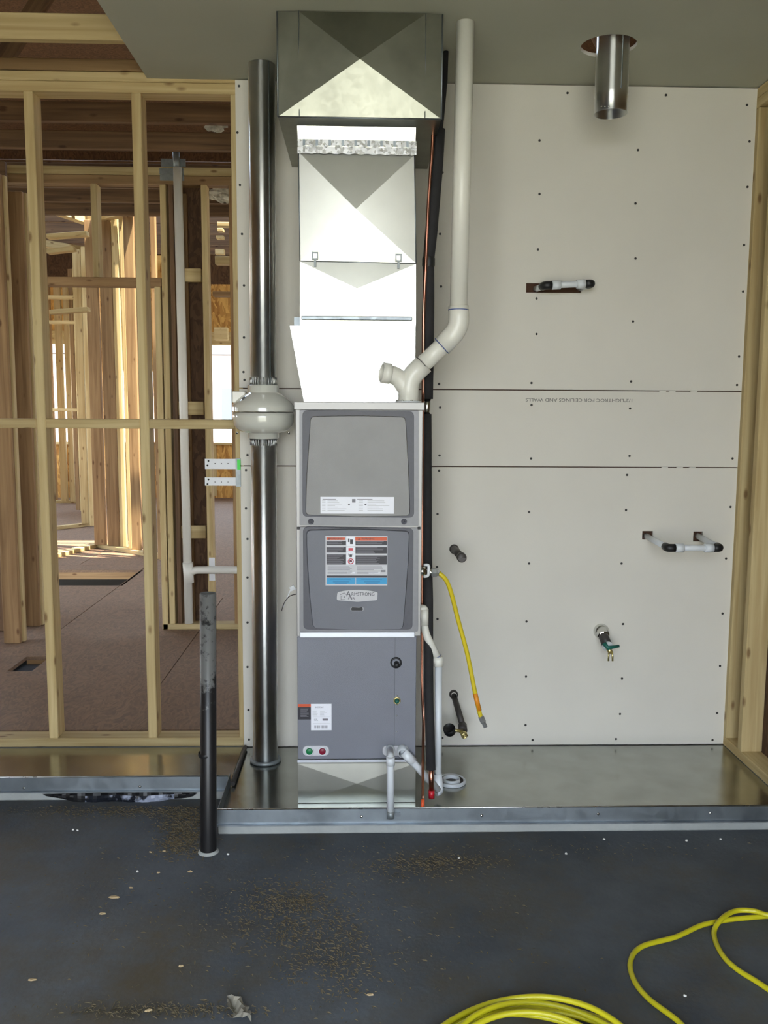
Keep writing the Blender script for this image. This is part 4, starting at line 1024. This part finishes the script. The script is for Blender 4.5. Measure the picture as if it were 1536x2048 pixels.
# white loops
def loop(name, w1, w2, o1, o2, label, Yo):
    q1, q2 = wp_(*w1), wp_(*w2); e1, e2 = U(o1[0], o1[1], Yo), U(o2[0], o2[1], Yo)
    st = empty(name, q1, label, 'pipe')
    rr = .0125
    MB().tube([q1+Vector((0, .035, 0)), e1], rr, 14).build('stub', 'pvc_cool', st); MB().tube([q2+Vector((0, .035, 0)), e2], rr, 14).build('stub', 'pvc_cool', st)
    for e, q_, o in ((e1, q1, e2), (e2, q2, e1)):
        d1 = (q_-e).normalized(); d2 = (o-e).normalized()
        MB().tube(fillet([e+d1*.03, e, e+d2*.028], .012, 5), .0165, 14).build('black_elbow', 'black', st)
        MB().tube([e+d2*.028, e+d2*.062], .0178, 14).build('coupling', 'pvc_cool', st)
    MB().tube([e1, e2], rr, 14).build('cross_pipe', 'pvc_cool', st)
    return st
loop('pipe_loop', (1293, 1072), (1397, 1072), (1336, 1096), (1440, 1096), 'white plastic pipe loop with black elbows low on the wall near the right corner', -.26)
loop('pipe_loop', (1072, 577), (1160, 576), (1090, 571), (1184, 567), 'white plastic pipe loop with black elbows in a slot high on the drywall', -.11)

# ================================================================== BLACK STANDPIPE
pb = G(417, 1703, FZ); tp_ = U(416, 1186, pb.y)
RB = 16.5*(pb.y+DW)/F*1.02
sp_o = empty('standpipe', (pb.x, pb.y, FZ), 'black plastic standpipe smeared with grey cement rising from the floor', 'pipe')
m = MB().lathe((0, 0, 0), (0, 0, 1), [(RB, 0), (RB, .999), (RB*.86, 1.0), (RB*.86, .9), (0, .9)], 32)
for v in m.v:
    t = v.z; v.x = v.x*(1-.02*t)+pb.x*(1-t)+tp_.x*t; v.y += pb.y; v.z = FZ+t*(tp_.z-FZ)
m.build('pipe', 'abs_smear', sp_o)
m = MB().lathe((pb.x, pb.y, FZ), (0, 0, 1), [(RB*1.3, .0), (RB*1.18, .004), (RB*1.02, .008)], 28); m.build('footing', 'curb', sp_o)
zk = U(417, 1508, pb.y).z; MB().lathe((pb.x, pb.y, zk), (0, 0, 1), [(RB*1.0, -.006), (RB*1.05, 0), (RB*1.0, .006)], 28).build('joint_ridge', 'abs_smear', sp_o)

# ================================================================== CEILING VENT STUB
bs = U(1221, 228, hc.y); RS = 31.5*(hc.y+DW)/F*.99
vs_ = empty('ceiling_vent_stub', (bs.x, hc.y, bs.z), 'open round galvanized vent pipe hanging through the ceiling hole', 'pipe')
zt_ = ZC+.35; xs_ = hc.x+.006
m = MB().lathe((bs.x, hc.y, 0), (0, 0, 1), [(RS, zt_), (RS, bs.z+.07), (RS*1.04, bs.z+.062), (RS*1.0, bs.z+.055), (RS*1.02, bs.z), (RS*.98, bs.z), (RS*.97, zt_)], 40)
m.build('pipe', 'galv_pipe', vs_)
m = MB(); m.tube([(bs.x+.02, hc.y-RS*.94, bs.z+.07), (bs.x+.02, hc.y-RS*.94, zt_)], .002, 6); m.build('lock_seam', 'galv_lip', vs_)
m = MB()
for px in (1203, 1210, 1217): q = U(px, 213, hc.y-RS*1.0); m.lathe(q, (0, -1, 0), [(.003, 0), (.003, .003), (0, .003)], 8)
m.build('screws', 'chrome', vs_)['kind'] = 'stuff'

# ================================================================== LEFT FRAME ITEMS
bk = empty('metal_bracket', U(445, 945, -.003), 'white two-arm metal box bracket with green sticker on the stud edge', 'bracket')
for y0, y1, x0 in ((918, 938, 410), (955, 971, 410)):
    a, b = U(x0, y1, -.003), U(473, y0, -.003); m = MB().box((a.x, -.004, a.z), (b.x, -.002, b.z)); arm = m.build('arm', 'bracket_white', bk)
    m = MB()
    for k in range(2):
        q = U(417-k*2, y0+4+k*9, -.0045); m.lathe(q, (0, -1, 0), [(.004, 0), (.004, .0006), (0, .0006)], 8)
    for k in range(3):
        q = U(430+k*13, y0+9, -.0045); m.lathe(q, (0, -1, 0), [(.0022, 0), (.0022, .0005), (0, .0005)], 6)
    m.build('holes', 'screw', arm)['kind'] = 'stuff'
a, b = U(472, 973, -.02), U(481, 917, -.02); MB().box((a.x, -.022, a.z), (b.x, -.0005, b.z)).build('end_plate', 'nail_plate', bk)
a, b = U(474.5, 939, -.023), U(481, 919, -.023); MB().box((a.x, -.0235, a.z), (b.x, -.0222, b.z)).build('green_sticker', 'green_tag', bk)
# plumbing in the inner wall
YW = YI-.0
dv = empty('drain_stack', U(378, 1247, YW+.045), 'white plastic drain stack with tee inside the interior stud wall', 'pipe')
rS = .0275; a, b = U(355, 335, YW-.03), U(378, 1246, YW-.03)
MB().tube([a, b], rS, 20).build('stack_pipe', 'pvc', dv)
m = MB().tube([U(375.5, 1125, YW-.03), U(378, 1165, YW-.03)], rS*1.2, 20); m.build('tee', 'pvc', dv)
MB().tube(fillet([U(376, 1150, YW-.03), U(388, 1140, YW-.03), U(500, 1140, YW-.03)], .05, 6), rS*.9, 18).build('branch_pipe', 'pvc', dv)
MB().tube([U(352, 305, YW-.03), U(354, 340, YW-.03)], rS*.8, 16).build('upper_stub', 'nail_plate', dv)
npz = 0
for x0, y0, x1, y1 in ((322, 318, 371, 333), (319, 337, 367, 348), (320, 349, 368, 361)):
    a, b = U(x0, y1, YW-.003), U(x1, y0, YW-.003)
    o = MB().box((a.x, YW-.004, a.z), (b.x, YW-.001, b.z)).build('nail_plate', 'nail_plate')
    tag(o, 'grey steel nail plate across the interior top plates at the stack, ' + ['topmost', 'middle', 'lowest'][npz] + ' of three', 'nail plate', 'nail plates on the interior top plate'); npz += 1
a, b = U(417, 1163, YW-.035), U(428, 1117, YW-.035)
tag(MB().box((a.x, YW-.004, a.z), (b.x, YW-.001, b.z)).build('stud_guard', 'bracket_white'), 'pale steel guard plate on the interior stud above the standpipe', 'nail plate')
# plastic scraps up in the framing
def crumple(name, px, py, Y, rx, rz, label):
    c = U(px, py, Y); m = MB(); n, k = 14, 9; V = {}
    for i in range(n):
        for j in range(k+1):
            a = 2*PI*i/n; b = PI*j/k; rr = random.uniform(.6, 1.15)
            V[i, j] = c+Vector((math.cos(a)*math.sin(b)*rx*rr, math.sin(a)*math.sin(b)*rz*.6*rr, math.cos(b)*rz*rr))
    for i in range(n):
        for j in range(k): m.quad([V[i, j], V[(i+1) % n, j], V[(i+1) % n, j+1], V[i, j+1]])
    tag(m.build(name, 'plastic_bag'), label, 'plastic')
crumple('crumpled_plastic', 434, 252, .9, .06, .03, 'small crumpled clear plastic wad between the roof joists at upper left')
crumple('crumpled_plastic', 452, 388, 2.6, .13, .06, 'larger crumpled clear plastic sheet above the interior stud wall')
# control wire left of furnace
m = MB(); m.tube(spline([Vector((fx0-.001, -.4, U(590, 1178, -.4).z)), U(582, 1180, -.4), U(574, 1196, -.4), U(566, 1215, -.4)], 6), .0022, 8); m.tube(spline([Vector((fx0-.001, -.41, U(590, 1186, -.4).z)), U(580, 1192, -.41), U(569, 1205, -.41), U(563, 1222, -.41)], 6), .0018, 8, 1)
m.obox(U(585, 1176, -.4), (.008, 0, .005), (0, .005, 0), (-.004, 0, .007), 0)
tag(m.build('control_wire', ['bracket_white', 'iron']), 'thin control wires hanging from the furnace left side', 'wire')

# ================================================================== YELLOW AIR HOSE
rH = .0072; zH = FZ+rH
def GH(px, py, dz=0): return G(px, py, zH+dz)
hs = empty('air_hose', GH(1100, 2040), 'long yellow air hose coiled on the floor with a loose loop to the right', 'hose')
loose = [(1400, 2100), (1361, 2047), (1298, 1998), (1268, 1960), (1261, 1922), (1284, 1893), (1351, 1874), (1399, 1852), (1437, 1843), (1490, 1836), (1560, 1833)]
pts = [GH(*p) for p in loose]
end = pts[-1]
back = [GH(1640, 1850, .002), GH(1660, 1842, .01), GH(1600, 1838, .016), GH(1536, 1830, .016), GH(1508, 1822, .016), GH(1471, 1822, .012), GH(1443, 1838, .016), GH(1428, 1866), GH(1441, 1904), GH(1472, 1937), GH(1540, 1981), GH(1700, 2100)]
MB().tube(spline(pts+back, 10), rH, 12).build('loose_loop', 'yellow_cord', hs)
random.seed(11)
cpt = []; cc0 = GH(1092, 2172); turns = 7
rx_ = [.345, .30, .325, .262, .31, .235, .29]
for k in range(turns):
    ox, oy = random.uniform(-.03, .03), random.uniform(-.018, .012)
    for j in range(14):
        a = 2*PI*j/14; r = rx_[k]+(rx_[(k+1) % turns]-rx_[k])*j/14
        cpt.append(Vector((cc0.x+ox*math.sin(a/2)+r*math.cos(a)*.86, cc0.y+oy+r*math.sin(a)*.80, zH+.0075*k*(.6+.4*math.sin(a*2+k)))))
cpt.append(Vector((cc0.x+.5, cc0.y-.1, zH)))
MB().tube(spline(cpt, 6), rH, 12).build('coil', 'yellow_cord', hs)

# ================================================================== DEBRIS
random.seed(5)
m = MB()
def flake(c, l, wd, h=.002):
    a = random.uniform(0, PI); ax = Vector((math.cos(a), math.sin(a), random.uniform(-.1, .15)))*l; ay = Vector((-math.sin(a), math.cos(a), 0))*wd
    m.quad([c-ax, c-ay+Vector((0, 0, h)), c+ax, c+ay+Vector((0, 0, h*.3))])
def scatter(px, py, sxp, syp, n, l=.004):
    for _ in range(int(n*1.7)):
        x, y = random.gauss(px, sxp), random.gauss(py, syp)
        if y < 1612 and x < 400: continue
        if y < 1674 and x > 432: continue
        if y > 2070: continue
        c = G(x, y, FZ+.001); flake(c, random.uniform(.5, 2.2)*l, random.uniform(.2, .6)*l)
scatter(250, 1622, 110, 7, 700, .004); scatter(370, 1650, 28, 25, 900, .0045); scatter(360, 1690, 25, 14, 250, .005)
for cx_, cy_, sx2, sy2, n_ in ((560, 1790, 60, 18, 260), (610, 1850, 60, 30, 320), (540, 1840, 60, 30, 200), (690, 1900, 30, 60, 200), (600, 1800, 30, 10, 120), (870, 1725, 60, 8, 260), (800, 1740, 90, 14, 160), (330, 2020, 110, 8, 320), (300, 1800, 180, 70, 160), (700, 1880, 250, 90, 200), (650, 1930, 70, 30, 220), (900, 1700, 300, 12, 130)):
    scatter(cx_, cy_, sx2, sy2, n_, .0045)
tag(m.build('sawdust', 'sawdust', fix=False), 'brown sawdust and shavings strewn over the dark concrete', 'sawdust', kind='stuff')
chips = [(262, 1776, .012, 'pale wood chip left of the standpipe, farthest left of the nearer ones'), (317, 1746, .01, 'small wood chip in line below the sawdust heap left of the standpipe'), (380, 1744, .014, 'wood chip just in front and left of the standpipe foot'),
 (228, 1795, .03, 'longest thin wood splinter on the open floor at left'), (205, 1828, .018, 'thin splinter just below the longest splinter'), (362, 1933, .012, 'thick pale chip in the middle of the lower left floor'),
 (65, 1960, .02, 'thin pale splinter at the far lower left'), (297, 2022, .018, 'pale chip left of the curled leaf'), (740, 1990, .016, 'wood chip right of the curled leaf'), (301, 1705, .01, 'tan chip at the lower edge of the sawdust heap, left one of two'), (328, 1703, .012, 'tan chip at the lower edge of the sawdust heap, right one of two')]
def thing_flake(name, px, py, l, mat, label, cat, grp, fat=.35):
    c = G(px, py, FZ+.0005); a = random.uniform(-.5, .5); mm = MB(); ax = Vector((math.cos(a), math.sin(a)*.6, 0))*l*.5; ay = Vector((-math.sin(a), math.cos(a), 0))*l*fat*.5
    k = [c-ax, c-ax*.3-ay, c+ax*.8-ay*.7, c+ax, c+ax*.2+ay, c-ax*.7+ay*.8]; h = .004
    top = [(c+(p-c)*.8)+Vector((0, 0, h*random.uniform(.6, 1.2))) for p in k]
    n = len(k)
    for i in range(n): j = (i+1) % n; mm.quad([k[i], k[j], top[j], top[i]])
    mm.quad(top); tag(mm.build(name, mat), label, cat, grp)
for px, py, l, lb in chips: thing_flake('wood_chip', px, py, l*1.2, 'chip', lb, 'wood chip', 'wood chips on the concrete')
for px, py, lb in ((275, 1744, 'white drywall crumb between the two nearest wood chips left of the standpipe'), (456, 1709, 'white crumb touching the right side of the standpipe foot'), (1208, 1679, 'white crumb in front of the curb, left of the right-hand pair'),
    (1373, 1682, 'white crumb in front of the curb, left one of the right-hand pair'), (1441, 1679, 'white crumb in front of the curb, farthest right'), (918, 1717, 'white crumb on the floor right of the overflow drain'), (1132, 1708, 'flat white smudge of crumb in the middle of the floor right of the furnace'),
    (146, 1660, 'left one of two touching white crumbs below the left pan'), (155, 1661, 'right one of two touching white crumbs below the left pan'), (1370, 1992, 'white crumb between the yellow hose coil and its loose loop')):
    thing_flake('drywall_crumb', px, py, .009, 'crumb', lb, 'crumb', 'drywall crumbs on the concrete', .8)
# crumpled dry leaf
m = MB(); c = G(478, 2024, FZ+.002); N = 10
for i in range(N):
    for j in range(4):
        def lp(a, b): t = a/N; w_ = .024*math.sin(PI*min(1, t*1.02))*(1+.35*math.sin(a*2.4)); return c+Vector(((t-.5)*.07+(b-2)*w_*.3, (b-2)*w_*.35-(t-.5)*.07, .006+.010*math.sin(t*7+b*1.7)+.004*abs(b-2)))
        m.quad([lp(i, j), lp(i+1, j), lp(i+1, j+1), lp(i, j+1)], 0, True)
plain('leaf_dry', (140, 134, 120), .8)
tag(m.build('dry_leaf', 'leaf_dry', fix=False), 'curled dry leaf at the bottom edge of the floor', 'leaf')
bpy.context.view_layer.update()
